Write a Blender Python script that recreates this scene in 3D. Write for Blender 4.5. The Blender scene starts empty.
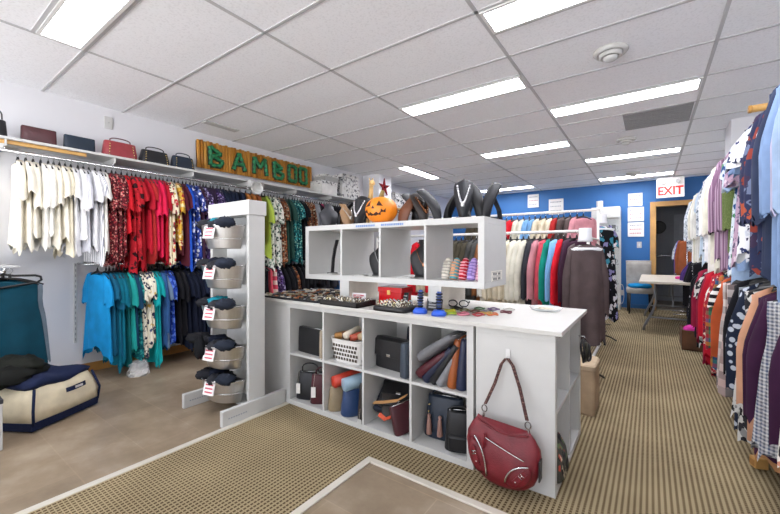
import bpy, bmesh, math, random
from mathutils import Vector, Matrix
R = math.radians
PI = math.pi
scn = bpy.context.scene
COL = scn.collection
rnd = random.Random(7)
H = 2.596          # ceiling height

# ------------------------------------------------------------------ materials
def hexc(h):
    h = h.lstrip('#')
    c = [int(h[i:i+2], 16)/255 for i in (0, 2, 4)]
    return tuple((x/12.92 if x <= .04045 else ((x+.055)/1.055)**2.4) for x in c) + (1.0,)
_m = {}
def base_mat(name):
    m = bpy.data.materials.new(name); m.use_nodes = True
    nt = m.node_tree
    return m, nt, nt.nodes['Principled BSDF']
def N(nt, t, **kw):
    n = nt.nodes.new(t)
    for k, v in kw.items():
        setattr(n, k, v)
    return n
def mixc(nt, fac, a, b, mode='MIX'):
    n = nt.nodes.new('ShaderNodeMix'); n.data_type = 'RGBA'; n.blend_type = mode
    for s, v in ((0, fac), (6, a), (7, b)):
        if isinstance(v, bpy.types.NodeSocket): nt.links.new(v, n.inputs[s])
        else: n.inputs[s].default_value = v
    return n.outputs[2]
def mth(nt, op, a, b=None, c=None):
    n = nt.nodes.new('ShaderNodeMath'); n.operation = op
    for i, v in enumerate((a, b, c)):
        if v is None: continue
        if isinstance(v, bpy.types.NodeSocket): nt.links.new(v, n.inputs[i])
        else: n.inputs[i].default_value = v
    return n.outputs[0]
def ramp(nt, fac, stops, interp='LINEAR'):
    n = nt.nodes.new('ShaderNodeValToRGB'); r = n.color_ramp; r.interpolation = interp
    while len(r.elements) < len(stops): r.elements.new(.5)
    for e, (p, c) in zip(r.elements, stops):
        e.position = p; e.color = c
    nt.links.new(fac, n.inputs[0])
    return n.outputs[0]
def plain(hexcol, rough=.5, metal=0, var=.06, scale=12, bump=0, spec=.5, key=None):
    k = ('p', hexcol, rough, metal, var, scale, bump, spec)
    if k in _m: return _m[k]
    m, nt, b = base_mat('plain_'+hexcol.strip('#'))
    c = hexc(hexcol)
    tc = N(nt, 'ShaderNodeTexCoord'); no = N(nt, 'ShaderNodeTexNoise')
    no.inputs['Scale'].default_value = scale; no.inputs['Detail'].default_value = 4
    nt.links.new(tc.outputs['Object'], no.inputs['Vector'])
    lo = tuple(x*(1-var) for x in c[:3])+(1,); hi = tuple(min(1, x*(1+var)) for x in c[:3])+(1,)
    nt.links.new(ramp(nt, no.outputs[0], [(.3, lo), (.7, hi)]), b.inputs['Base Color'])
    b.inputs['Roughness'].default_value = rough; b.inputs['Metallic'].default_value = metal
    b.inputs['Specular IOR Level'].default_value = spec
    if bump:
        n2 = N(nt, 'ShaderNodeTexNoise'); n2.inputs['Scale'].default_value = 140; n2.inputs['Detail'].default_value = 3
        nt.links.new(tc.outputs['Object'], n2.inputs['Vector'])
        bp = N(nt, 'ShaderNodeBump'); bp.inputs['Strength'].default_value = bump; bp.inputs['Distance'].default_value = .004
        nt.links.new(n2.outputs[0], bp.inputs['Height']); nt.links.new(bp.outputs[0], b.inputs['Normal'])
    _m[k] = m
    return m
def emit(hexcol, strength):
    k = ('e', hexcol, strength)
    if k in _m: return _m[k]
    m, nt, b = base_mat('lamp_'+hexcol.strip('#'))
    b.inputs['Base Color'].default_value = hexc(hexcol)
    b.inputs['Emission Color'].default_value = hexc(hexcol); b.inputs['Emission Strength'].default_value = strength
    _m[k] = m
    return m
def glass(alpha=.14):
    k = ('g', alpha)
    if k in _m: return _m[k]
    m, nt, b = base_mat('clear_glass')
    b.inputs['Base Color'].default_value = (.9, .95, .95, 1); b.inputs['Roughness'].default_value = .05
    b.inputs['Alpha'].default_value = alpha
    _m[k] = m
    return m
def fabric(kind, cols, scale=1.0, rough=.85):
    """solid / floral / stripes / plaid / dots / animal cloth"""
    k = ('f', kind, tuple(cols), scale, rough)
    if k in _m: return _m[k]
    m, nt, b = base_mat('cloth_%s_%s' % (kind, cols[0].strip('#')))
    C = [hexc(c) for c in cols]
    tc = N(nt, 'ShaderNodeTexCoord'); oi = N(nt, 'ShaderNodeObjectInfo')
    add = N(nt, 'ShaderNodeVectorMath', operation='ADD')
    cm = N(nt, 'ShaderNodeCombineXYZ')
    r10 = mth(nt, 'MULTIPLY', oi.outputs['Random'], 9.0)
    for i in range(3): nt.links.new(r10, cm.inputs[i])
    nt.links.new(tc.outputs['Object'], add.inputs[0]); nt.links.new(cm.outputs[0], add.inputs[1])
    vec = add.outputs[0]
    sep = N(nt, 'ShaderNodeSeparateXYZ'); nt.links.new(vec, sep.inputs[0])
    if kind == 'solid':
        no = N(nt, 'ShaderNodeTexNoise'); no.inputs['Scale'].default_value = 9; no.inputs['Detail'].default_value = 5
        nt.links.new(vec, no.inputs['Vector'])
        lo = tuple(x*.82 for x in C[0][:3])+(1,); hi = tuple(min(1, x*1.12) for x in C[0][:3])+(1,)
        col = ramp(nt, no.outputs[0], [(.3, lo), (.7, hi)])
    elif kind in ('floral', 'animal'):
        d = N(nt, 'ShaderNodeTexNoise'); d.inputs['Scale'].default_value = 30*scale; d.inputs['Detail'].default_value = 2
        nt.links.new(vec, d.inputs['Vector'])
        mx = N(nt, 'ShaderNodeMix'); mx.data_type = 'RGBA'; mx.inputs[0].default_value = .055/scale
        nt.links.new(vec, mx.inputs[6]); nt.links.new(d.outputs['Color'], mx.inputs[7])
        vo = N(nt, 'ShaderNodeTexVoronoi'); vo.inputs['Scale'].default_value = (24 if kind == 'floral' else 40)*scale
        nt.links.new(mx.outputs[2], vo.inputs['Vector'])
        s2 = N(nt, 'ShaderNodeSeparateColor'); nt.links.new(vo.outputs['Color'], s2.inputs[0])
        n = len(C)-1
        fl = ramp(nt, s2.outputs[0], [(i/n, C[1+i]) for i in range(n)], 'CONSTANT')
        msk = ramp(nt, vo.outputs['Distance'], [(0, (1, 1, 1, 1)), (.46, (1, 1, 1, 1)), (.5, (0, 0, 0, 1))])
        col = mixc(nt, msk, C[0], fl)
    elif kind == 'dots':
        vo = N(nt, 'ShaderNodeTexVoronoi'); vo.inputs['Scale'].default_value = 45*scale
        nt.links.new(vec, vo.inputs['Vector'])
        msk = ramp(nt, vo.outputs['Distance'], [(0, (1, 1, 1, 1)), (.3, (1, 1, 1, 1)), (.36, (0, 0, 0, 1))])
        col = mixc(nt, msk, C[0], C[1])
    elif kind in ('stripes', 'hstripes'):
        ax = sep.outputs[0] if kind == 'stripes' else sep.outputs[2]
        s = mth(nt, 'FRACT', mth(nt, 'MULTIPLY', ax, 22*scale))
        n = len(C)
        col = ramp(nt, s, [(i/n, C[i]) for i in range(n)], 'CONSTANT')
    elif kind == 'plaid':
        fx = mth(nt, 'FRACT', mth(nt, 'MULTIPLY', sep.outputs[0], 8*scale))
        fz = mth(nt, 'FRACT', mth(nt, 'MULTIPLY', sep.outputs[2], 8*scale))
        n = len(C)
        a = ramp(nt, fx, [(i/n, C[i]) for i in range(n)], 'CONSTANT')
        c = ramp(nt, fz, [(i/n, C[(i+1) % n]) for i in range(n)], 'CONSTANT')
        col = mixc(nt, .5, a, c)
    nt.links.new(col, b.inputs['Base Color'])
    b.inputs['Roughness'].default_value = rough
    b.inputs['Specular IOR Level'].default_value = .2
    n2 = N(nt, 'ShaderNodeTexNoise'); n2.inputs['Scale'].default_value = 260
    nt.links.new(tc.outputs['Object'], n2.inputs['Vector'])
    bp = N(nt, 'ShaderNodeBump'); bp.inputs['Strength'].default_value = .25; bp.inputs['Distance'].default_value = .002
    nt.links.new(n2.outputs[0], bp.inputs['Height']); nt.links.new(bp.outputs[0], b.inputs['Normal'])
    _m[k] = m
    return m
def solid(c): return fabric('solid', [c])

WHITE = plain('#c8c8c5', .35, var=.02)
WALLW = plain('#dfdfe2', .7, var=.015, scale=2)
BLACK = plain('#17171a', .45)
BLKPL = plain('#0e0e10', .4)
CHROME = plain('#c9c9c8', .22, 1.0, var=.02)
STEEL = plain('#cfcfce', .33, 1.0, var=.08, scale=6)
OAK = plain('#c99a5a', .5, var=.14, scale=5)
WOODRAIL = plain('#c79a55', .5, var=.1)
RED = plain('#b8171f', .4)

def mat_carpet():
    m, nt, b = base_mat('woven_carpet')
    tc = N(nt, 'ShaderNodeTexCoord'); sep = N(nt, 'ShaderNodeSeparateXYZ')
    nt.links.new(tc.outputs['Object'], sep.inputs[0])
    u = mth(nt, 'FRACT', mth(nt, 'MULTIPLY', sep.outputs[0], 1/.023))
    v = mth(nt, 'FRACT', mth(nt, 'MULTIPLY', sep.outputs[1], 1/.018))
    du = mth(nt, 'ABSOLUTE', mth(nt, 'SUBTRACT', u, .5))
    dv = mth(nt, 'ABSOLUTE', mth(nt, 'SUBTRACT', v, .5))
    inu = mth(nt, 'LESS_THAN', du, .24); inv = mth(nt, 'LESS_THAN', dv, .36)
    dot = mth(nt, 'MULTIPLY', inu, inv)
    no = N(nt, 'ShaderNodeTexNoise'); no.inputs['Scale'].default_value = 2.2; no.inputs['Detail'].default_value = 6
    nt.links.new(tc.outputs['Object'], no.inputs['Vector'])
    lt = ramp(nt, no.outputs[0], [(.3, hexc('#96876a')), (.7, hexc('#ab9b7a'))])
    dk = ramp(nt, no.outputs[0], [(.3, hexc('#4b3c28')), (.7, hexc('#63523a'))])
    c = mixc(nt, dot, lt, dk)
    fine = N(nt, 'ShaderNodeTexNoise'); fine.inputs['Scale'].default_value = 300
    nt.links.new(tc.outputs['Object'], fine.inputs['Vector'])
    c = mixc(nt, .35, c, ramp(nt, fine.outputs[0], [(.3, (.6, .6, .6, 1)), (.7, (1, 1, 1, 1))]), 'MULTIPLY')
    nt.links.new(c, b.inputs['Base Color']); b.inputs['Roughness'].default_value = .95
    b.inputs['Specular IOR Level'].default_value = .1
    bp = N(nt, 'ShaderNodeBump'); bp.inputs['Strength'].default_value = .5; bp.inputs['Distance'].default_value = .004
    nt.links.new(mth(nt, 'SUBTRACT', 1.0, dot), bp.inputs['Height']); nt.links.new(bp.outputs[0], b.inputs['Normal'])
    return m
def mat_vinyl():
    m, nt, b = base_mat('stone_look_vinyl')
    tc = N(nt, 'ShaderNodeTexCoord')
    no = N(nt, 'ShaderNodeTexNoise'); no.inputs['Scale'].default_value = 2.4; no.inputs['Detail'].default_value = 9
    no.inputs['Roughness'].default_value = .62
    nt.links.new(tc.outputs['Object'], no.inputs['Vector'])
    c = ramp(nt, no.outputs[0], [(.3, hexc('#7a6a56')), (.5, hexc('#93826c')), (.68, hexc('#ab9c88'))])
    br = N(nt, 'ShaderNodeTexBrick'); br.offset = .33
    br.inputs['Scale'].default_value = 1; br.inputs['Mortar Size'].default_value = .003
    br.inputs['Brick Width'].default_value = .61; br.inputs['Row Height'].default_value = .305
    br.inputs['Color1'].default_value = (1, 1, 1, 1); br.inputs['Color2'].default_value = (.86, .86, .88, 1)
    br.inputs['Mortar'].default_value = (1.1, 1.1, 1.1, 1)
    nt.links.new(tc.outputs['Object'], br.inputs['Vector'])
    c = mixc(nt, 1.0, c, br.outputs[0], 'MULTIPLY')
    nt.links.new(c, b.inputs['Base Color']); b.inputs['Roughness'].default_value = .38
    b.inputs['Specular IOR Level'].default_value = .4
    return m
def mat_tile(base='#f7f8fb'):
    m, nt, b = base_mat('mineral_ceiling_tile')
    tc = N(nt, 'ShaderNodeTexCoord'); no = N(nt, 'ShaderNodeTexNoise')
    no.inputs['Scale'].default_value = 70; no.inputs['Detail'].default_value = 5
    nt.links.new(tc.outputs['Object'], no.inputs['Vector'])
    c = hexc(base); d = tuple(x*.9 for x in c[:3])+(1,)
    nt.links.new(ramp(nt, no.outputs[0], [(.32, d), (.5, c)]), b.inputs['Base Color'])
    b.inputs['Roughness'].default_value = .9
    bp = N(nt, 'ShaderNodeBump'); bp.inputs['Strength'].default_value = .3; bp.inputs['Distance'].default_value = .003
    nt.links.new(no.outputs[0], bp.inputs['Height']); nt.links.new(bp.outputs[0], b.inputs['Normal'])
    return m

# ------------------------------------------------------------------ geometry
class G:
    def __init__(s): s.v = []; s.f = []
    def add(s, vs, fs):
        o = len(s.v); s.v += [tuple(v) for v in vs]; s.f += [tuple(i+o for i in f) for f in fs]
        return s
    def box(s, x0, x1, y0, y1, z0, z1, M=None):
        vs = [Vector((x, y, z)) for z in (z0, z1) for y in (y0, y1) for x in (x0, x1)]
        if M: vs = [M @ v for v in vs]
        return s.add(vs, [(0, 2, 3, 1), (4, 5, 7, 6), (0, 1, 5, 4), (2, 6, 7, 3), (0, 4, 6, 2), (1, 3, 7, 5)])
    def loft(s, rings, cap0=True, cap1=True, closed=False):
        n = len(rings[0]); vs = [p for r in rings for p in r]; fs = []
        k = len(rings)
        for i in range(k if closed else k-1):
            a = i*n; b = ((i+1) % k)*n
            for j in range(n):
                q = (j+1) % n
                fs.append((a+j, a+q, b+q, b+j))
        if not closed:
            if cap0: fs.append(tuple(range(n))[::-1])
            if cap1: fs.append(tuple((k-1)*n+j for j in range(n)))
        return s.add(vs, fs)
    def tube(s, pts, r, n=8, closed=False):
        pts = [Vector(p) for p in pts]; k = len(pts); rings = []; up = None
        for i, p in enumerate(pts):
            if closed: t = pts[(i+1) % k]-pts[i-1]
            else: t = pts[min(i+1, k-1)]-pts[max(i-1, 0)]
            if t.length < 1e-9: t = Vector((0, 0, 1))
            t.normalize()
            if up is None:
                up = Vector((0, 0, 1)) if abs(t.z) < .9 else Vector((1, 0, 0))
            a = t.cross(up)
            if a.length < 1e-6: a = t.cross(Vector((0, 1, 0)))
            a.normalize(); b = a.cross(t); up = b
            rr = r[i] if isinstance(r, (list, tuple)) else r
            rings.append([p + a*(math.cos(2*PI*j/n)*rr) + b*(math.sin(2*PI*j/n)*rr) for j in range(n)])
        return s.loft(rings, closed=closed)
    def strap(s, pts, w, th, side):
        """flat band along pts; side = direction of its width"""
        pts = [Vector(p) for p in pts]; sd = Vector(side).normalized(); rings = []
        for i, p in enumerate(pts):
            t = (pts[min(i+1, len(pts)-1)]-pts[max(i-1, 0)]).normalized()
            nn = t.cross(sd).normalized()
            rings.append([p+sd*w/2+nn*th/2, p-sd*w/2+nn*th/2, p-sd*w/2-nn*th/2, p+sd*w/2-nn*th/2])
        return s.loft(rings)
    def lathe(s, prof, n=20, c=(0, 0, 0), axis='z', cap0=True, cap1=True):
        rings = []
        for r, z in prof:
            ring = []
            for j in range(n):
                a = 2*PI*j/n; x, y = r*math.cos(a), r*math.sin(a)
                if axis == 'z': p = (c[0]+x, c[1]+y, c[2]+z)
                elif axis == 'y': p = (c[0]+x, c[1]+z, c[2]+y)
                else: p = (c[0]+z, c[1]+x, c[2]+y)
                ring.append(p)
            rings.append(ring)
        return s.loft(rings, cap0, cap1)
    def sphere(s, c, rx, ry=None, rz=None, n=12, m=8):
        ry = rx if ry is None else ry; rz = rx if rz is None else rz
        rings = []
        for i in range(1, m):
            t = PI*i/m
            rings.append([(c[0]+rx*math.sin(t)*math.cos(2*PI*j/n), c[1]+ry*math.sin(t)*math.sin(2*PI*j/n), c[2]-rz*math.cos(t)) for j in range(n)])
        return s.loft(rings)
    def prism(s, poly, fn, d):
        """poly of 2-D points, fn(a,b,k) -> 3-D point for k in (0,d)"""
        n = len(poly); vs = [fn(a, b, 0) for a, b in poly]+[fn(a, b, d) for a, b in poly]
        fs = [tuple(range(n))[::-1], tuple(range(n, 2*n))]+[(i, (i+1) % n, n+(i+1) % n, n+i) for i in range(n)]
        return s.add(vs, fs)
    def mesh(s, name, smooth=False):
        me = bpy.data.meshes.new(name); me.from_pydata(s.v, [], s.f)
        bm = bmesh.new(); bm.from_mesh(me); bmesh.ops.recalc_face_normals(bm, faces=bm.faces); bm.to_mesh(me); bm.free()
        if smooth:
            for p in me.polygons: p.use_smooth = True
        return me
    def obj(s, name, mat, parent=None, loc=(0, 0, 0), rz=0, smooth=False, bevel=0):
        me = s.mesh(name, smooth); me.materials.append(mat)
        return link(name, me, parent, loc, rz, bevel)
def link(name, me, parent=None, loc=(0, 0, 0), rz=0, bevel=0):
    o = bpy.data.objects.new(name, me); COL.objects.link(o)
    o.location = loc; o.rotation_euler = (0, 0, rz)
    if parent: o.parent = parent
    if bevel:
        b = o.modifiers.new('Bevel', 'BEVEL'); b.width = bevel; b.segments = 2; b.limit_method = 'ANGLE'
    return o
def tag(o, label, cat, group=None):
    o['label'] = label; o['category'] = cat
    if group: o['group'] = group
    return o
def thing(name, label, cat, loc=(0, 0, 0), rz=0, group=None):
    return tag(link(name, None, None, loc, rz), label, cat, group)
def struct(o):
    o['kind'] = 'structure'; return o
def selring(cx, cy, z, rx, ry, e=2.6, n=24, zf=None):
    out = []
    for j in range(n):
        a = 2*PI*j/n; c, q = math.cos(a), math.sin(a)
        x = rx*math.copysign(abs(c)**(2/e), c); y = ry*math.copysign(abs(q)**(2/e), q)
        out.append((cx+x, cy+y, z+(zf(x, y) if zf else 0)))
    return out
def text_mesh(s, size, extrude, off=0):
    cu = bpy.data.curves.new('lettering', 'FONT'); cu.body = s; cu.size = size; cu.extrude = extrude; cu.offset = off
    cu.align_x = 'CENTER'; cu.align_y = 'CENTER'
    o = bpy.data.objects.new('lettering', cu); COL.objects.link(o)
    dg = bpy.context.evaluated_depsgraph_get()
    me = bpy.data.meshes.new_from_object(o.evaluated_get(dg))
    bpy.data.objects.remove(o); bpy.data.curves.remove(cu)
    return me
ORD = ['', 'first', 'second', 'third', 'fourth', 'fifth', 'sixth', 'seventh', 'eighth', 'ninth', 'tenth', 'eleventh', 'twelfth',
       'thirteenth', 'fourteenth', 'fifteenth', 'sixteenth', 'seventeenth', 'eighteenth', 'nineteenth', 'twentieth']

# ------------------------------------------------------------------ setting
XL, XR, YB, YF = -4.43, 1.05, 9.05, -3.4
struct(G().box(XL-.1, -2.25, YF, YB, -.06, 0).obj('floor', mat_vinyl()))
CARP = mat_carpet()
g = G(); g.box(-2.25, XR+.1, 1.59, YB, -.06, .004); g.box(-2.25, -1.27, YF, 1.59, -.06, .004)
struct(g.obj('floor_carpet', CARP))
struct(G().box(-1.27, XR+.1, YF, 1.59, -.06, 0).obj('floor_entry', bpy.data.materials['stone_look_vinyl']))
STRIP = plain('#d9d3c6', .4, .25)
struct(G().box(-2.275, -2.235, YF, 1.825, 0, .010).obj('trim_1', STRIP, bevel=.003))
g = G(); g.box(-1.29, -1.25, YF, 1.61, 0, .010); g.box(-1.25, XR, 1.57, 1.61, 0, .010)
struct(g.obj('trim_2', STRIP, bevel=.003))
struct(G().box(XL-.12, XL, YF, YB+.12, 0, H).obj('wall_left', WALLW))
struct(G().box(XR, XR+.12, YF, YB+.12, 0, H).obj('wall_right', WALLW))
BLUE = plain('#2768a8', .55, var=.03, scale=2)
g = G(); DX0, DX1, DZ = .10, .93, 2.06
g.box(XL, DX0, YB, YB+.12, 0, H); g.box(DX1, XR, YB, YB+.12, 0, H); g.box(DX0, DX1, YB, YB+.12, DZ, H)
struct(g.obj('wall_back', BLUE))
# storeroom beyond the doorway
GREYW = plain('#9a9da3', .8, var=.03, scale=2)
g = G(); g.box(-.6, XR+.1, 10.9, 11.0, 0, H); g.box(-.7, -.6, YB+.12, 11.0, 0, H); g.box(XR+.1, XR+.2, YB+.12, 11, 0, H); g.box(-.7, XR+.2, YB+.12, 11, H, H+.05)
struct(g.obj('wall_storeroom', GREYW))
struct(G().box(-.7, XR+.2, YB, 11, -.06, 0).obj('floor_storeroom', plain('#6a6156', .7)))
# door frame and door leaf
d = struct(G().box(DX0-.10, DX0, YB-.025, YB+.13, 0, DZ+.10).box(DX1, DX1+.09, YB-.025, YB+.13, 0, DZ+.10).box(DX0, DX1, YB-.025, YB+.13, DZ, DZ+.10).obj('door_1', OAK, bevel=.006))
leaf = struct(G().box(.46, 1.12, 10.86, 10.90, .01, 2.03).obj('door_2', plain('#aeb3bb', .5), None, bevel=.003))
gp = G()
for z0, z1 in ((.2, .85), (1.0, 1.85)): gp.box(.56, 1.02, 10.852, 10.861, z0, z1)
gp.obj('door_panel', plain('#b9bec6', .5), leaf, bevel=.002)
G().tube([(.52, 10.86, 1.0), (.52, 10.80, 1.0), (.62, 10.80, 1.0)], .010).obj('door_handle', CHROME, leaf, smooth=True)
# baseboards
BASE = plain('#b98545', .5, var=.12, scale=6)
struct(G().box(XL, XL+.014, YF, 5.1, 0, .085).obj('baseboard_left', BASE))
struct(G().box(XL, DX0-.1, YB-.014, YB, 0, .085).obj('baseboard_back', plain('#2a5f93', .5)))
struct(G().box(XR-.014, XR, YF, YB, 0, .085).obj('baseboard_right', BASE))
# columns
struct(G().box(.72, XR, 5.38, 5.82, 0, H).obj('wall_column_right', WALLW))
struct(G().box(XL, -4.05, 5.35, 5.75, 0, H).obj('wall_column_left', WALLW))
# ceiling
struct(G().box(XL, XR, YF, YB, H, H+.05).obj('ceiling', mat_tile()))
GX = [-3.29, -2.06, -.85, .37]
GY = [1.48+.61*k for k in range(-7, 13)]
BAR = plain('#c0c0c2', .5, var=.02)
def cbar(x0, x1, y0, y1): g.box(x0, x1, y0, y1, H-.005, H+.01)
g = G()
for x in GX: cbar(x-.011, x+.011, YF, YB)
for y in GY: cbar(XL, XR, y-.011, y+.011)
for x0, x1, y in ((-3.29, -2.06, .60), (-2.06, -.85, 3.03), (-.85, .37, 4.21), (-.85, .37, 2.37), (-2.06, -.85, 5.45), (-.85, .37, 6.65), (-.85, .37, 8.49), (-3.29, -2.06, 8.49)):
    cbar(x0, x1, y-.011, y+.011)
for y0, y1 in ((5.14, 6.36),): cbar(-3.01, -2.99, y0, y1)
struct(g.obj('trim_ceiling_grid', BAR))

LGT = emit('#f6f7ff', 25)
FRM = plain('#e4e4e2', .4, var=.02)
def ceiling_light(x0, x1, y0, y1, label):
    t = thing('ceiling_light', label, 'ceiling light', ((x0+x1)/2, (y0+y1)/2, H), 0, 'fluorescent ceiling panels')
    w, d = (x1-x0)/2, (y1-y0)/2; e = .022
    q = G(); q.box(-w, w, -d, -d+e, -.012, .03); q.box(-w, w, d-e, d, -.012, .03); q.box(-w, -w+e, -d+e, d-e, -.012, .03); q.box(w-e, w, -d+e, d-e, -.012, .03)
    q.obj('frame', FRM, t)
    G().box(-w+e, w-e, -d+e, d-e, -.007, -.003).obj('diffuser', LGT, t)
i = .012
ceiling_light(-3.29+i, -2.06-i, .60+i, .87-i, 'ceiling light panel nearest the left wall, above the white blouses')
ceiling_light(-.85+i, .37-i, 2.09+i, 2.37-i, 'ceiling light panel nearest the camera, cut by the top of the picture')
ceiling_light(-2.06+i, -.85-i, 3.03+i, 3.31-i, 'ceiling light panel above the island counter and its pumpkin')
ceiling_light(-.85+i, .37-i, 3.92+i, 4.21-i, 'long ceiling light panel beside the grey return air tile')
ceiling_light(-2.06+i, -.85-i, 5.14+i, 5.45-i, 'ceiling light panel above the middle clothing rack')
ceiling_light(-.85+i, .37-i, 6.36+i, 6.65-i, 'ceiling light panel third from the back along the aisle')
ceiling_light(-.85+i, .37-i, 8.19+i, 8.49-i, 'ceiling light panel closest to the exit sign')
ceiling_light(-3.52, -3.29-i, 5.14+i, 6.36-i, 'lengthwise ceiling light panel above the far left shelf')
ceiling_light(-3.29+i, -2.06-i, 8.19+i, 8.49-i, 'ceiling light panel in far left corner near blue wall')
# vents
t = thing('return_air_grille', 'dull grey perforated return air tile in the ceiling', 'ceiling vent', (.055, 4.83, H))
G().box(-.29, .29, -.30, .30, -.010, .005).obj('perforated_plate', plain('#9b9b9c', .8, var=.25, scale=160), t)
q = G()
for k in range(9): q.box(-.28, .28, -.27+k*.0675-.004, -.27+k*.0675+.004, -.013, -.010)
q.obj('slats', plain('#8c8c8d', .7), t)
def diffuser(x, y, label):
    t = thing('round_air_diffuser', label, 'ceiling vent', (x, y, H), 0, 'round white air diffusers')
    G().lathe([(.11, 0), (.112, -.010), (.098, -.026), (.085, -.03), (.075, -.012)], 32, cap1=False).obj('outer_ring', WHITE, t, smooth=True)
    G().lathe([(.077, -.012), (.07, -.045), (.058, -.052), (.05, -.02)], 32, cap0=False, cap1=False).obj('middle_ring', WHITE, t, smooth=True)
    G().lathe([(.05, -.035), (.046, -.06), (.034, -.07), (.0005, -.073)], 32).obj('centre_cone', WHITE, t, smooth=True)
    G().lathe([(.09, -.003), (.001, -.004)], 24).obj('dark_gap', plain('#3a3a3a', .8), t)
diffuser(-.23, 3.05, 'round white ceiling diffuser nearest the camera')
diffuser(-.25, 5.55, 'round white ceiling diffuser between the two middle light panels')
diffuser(-.25, 7.98, 'round white ceiling diffuser furthest back near blue wall')
t = thing('linear_vent', 'narrow white slot vent in ceiling above the bamboo sign', 'ceiling vent', (-4.0, 2.30, H))
G().box(-.05, .05, -.2, .2, -.010, .004).obj('frame', WHITE, t, bevel=.003)
G().box(-.03, .03, -.185, .185, -.0115, -.009).obj('louvre', plain('#c9c9c9', .6), t)
t = thing('wall_plate', 'white blank plate high on left wall below the ceiling', 'wall plate', (XL, 1.36, 2.39))
G().box(0, .012, -.035, .035, 0, .12).obj('cover', WHITE, t, bevel=.003)
G().lathe([(.004, .012), (.004, .014)], 8, (0, 0, .06), 'x').obj('screw', CHROME, t)

# ------------------------------------------------------------------ back wall
def sign(x0, x1, z0, z1, label, cols=('#8a8d94', '#c9767a', '#c9767a'), rows=3):
    t = thing('wall_sign', label, 'sign', ((x0+x1)/2, YB, z0), 0, 'white notices on the blue wall')
    w = (x1-x0)/2; h = z1-z0
    G().box(-w, w, -.02, 0, 0, h).obj('board', plain('#eceae6', .5, var=.02), t, bevel=.003)
    rr = random.Random(int(x0*1000+z0*77))
    for r_ in range(rows):
        q = G(); zc = h*(.8-.28*r_); x = -w*.75
        while x < w*.7:
            l = rr.uniform(.012, .03); q.box(x, min(x+l, w*.78), -.0215, -.0195, zc-.010, zc+.010); x += l+.012
        q.obj('lettering', plain(cols[r_ % len(cols)], .6), t)
sign(-.37, -.125, 2.10, 2.36, 'topmost of three white notices left of the doorway')
sign(-.375, -.10, 1.785, 2.075, 'middle of three white notices left of the doorway')
sign(-.375, -.10, 1.47, 1.765, 'lowest of three white notices, above the light switch')
sign(-2.38, -2.13, 2.21, 2.52, 'white notice on blue wall nearest the ceiling light at left', ('#8a8d94', '#b7767a'))
sign(-1.91, -1.60, 2.02, 2.37, 'white notice with grey print above the middle rack', ('#77808a', '#9aa0a8'))
t = thing('light_switch', 'white light switch below the three notices', 'light switch', (-.18, YB, 1.24))
G().box(-.04, .04, -.01, 0, 0, .125).obj('plate', WHITE, t, bevel=.003)
G().box(-.012, .012, -.016, -.01, .035, .09).obj('rocker', plain('#e2e2df', .3), t, bevel=.002)
t = thing('exit_sign', 'white exit sign with red letters and two lamp heads', 'exit sign', (.31, 8.72, 2.19))
G().box(-.21, .21, -.035, .035, 0, .38).obj('housing', plain('#f0eee9', .4, var=.02), t, bevel=.006)
G().box(-.02, .02, -.02, .02, .38, H-2.19).obj('mount', WHITE, t)
me = text_mesh('EXIT', .20, .004, .006)
for p in me.polygons: p.use_smooth = False
me.materials.append(plain('#d8261c', .5)); o = link('letters', me, t, (0, -.038, .115)); o.rotation_euler = (R(90), 0, 0); o.scale = (.94, 1.1, 1)
for x in (-.11, .11):
    hd = G().lathe([(.02, 0), (.042, -.02), (.045, -.05), (.04, -.055)], 18, (0, 0, 0), 'y').obj('lamp_head', plain('#d8d6cf', .4), t, (x, -.033, .285), smooth=True)
    G().lathe([(.036, -.054), (.036, -.058)], 18, (0, 0, 0), 'y').obj('lens', plain('#a8a9a6', .2), hd)
t = thing('wall_clock', 'dark round wall clock inside the storeroom', 'clock', (.16, 10.895, 1.75))
G().lathe([(.15, 0), (.155, -.02), (.14, -.035)], 28, axis='y').obj('rim', BLACK, t, smooth=True)
G().lathe([(.138, -.034), (.138, -.036)], 28, axis='y').obj('face', plain('#2d2d31', .5), t)
t = thing('storeroom_rail', 'thin metal rail across the dark storeroom', 'rail', (.35, 10.5, 1.07))
G().tube([(-.93, 0, 0), (.7, 0, 0)], .012).obj('rod', CHROME, t, smooth=True)
for x in (-.9, .65): G().box(x-.015, x+.015, 0, .4, -.02, .02).obj('bracket', STEEL, t)

# glass display cabinet
t = thing('display_cabinet', 'tall white glass-fronted display cabinet against the blue wall', 'cabinet', (-.74, 8.80, 0))
WW, DD, HH = .25, .2, 2.05
q = G()
for sx in (-1, 1):
    for sy in (-1, 1): q.box(sx*WW-.018*(sx > 0)-.0*(sx < 0), sx*WW+.018*(sx < 0), sy*DD-.018*(sy > 0), sy*DD+.018*(sy < 0), .08, HH)
q.obj('corner_posts', WHITE, t)
G().box(-WW, WW, -DD, DD, 0, .10).obj('plinth', WHITE, t, bevel=.004)
G().box(-WW, WW, -DD-.004, DD, HH-.20, HH+.02).obj('header', WHITE, t, bevel=.004)
G().box(-WW+.018, WW-.018, DD-.02, DD-.01, .1, HH-.2).obj('back_panel', plain('#d9dbd6', .4), t)
G().box(-WW+.018, WW-.018, -DD+.004, -DD+.008, .1, HH-.2).obj('glass_door', glass(.10), t)
for z in (.5, .9, 1.25, 1.58): G().box(-WW+.018, WW-.018, -DD+.02, DD-.022, z, z+.008).obj('glass_shelf', glass(.35), t)
rr = random.Random(3)
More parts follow.
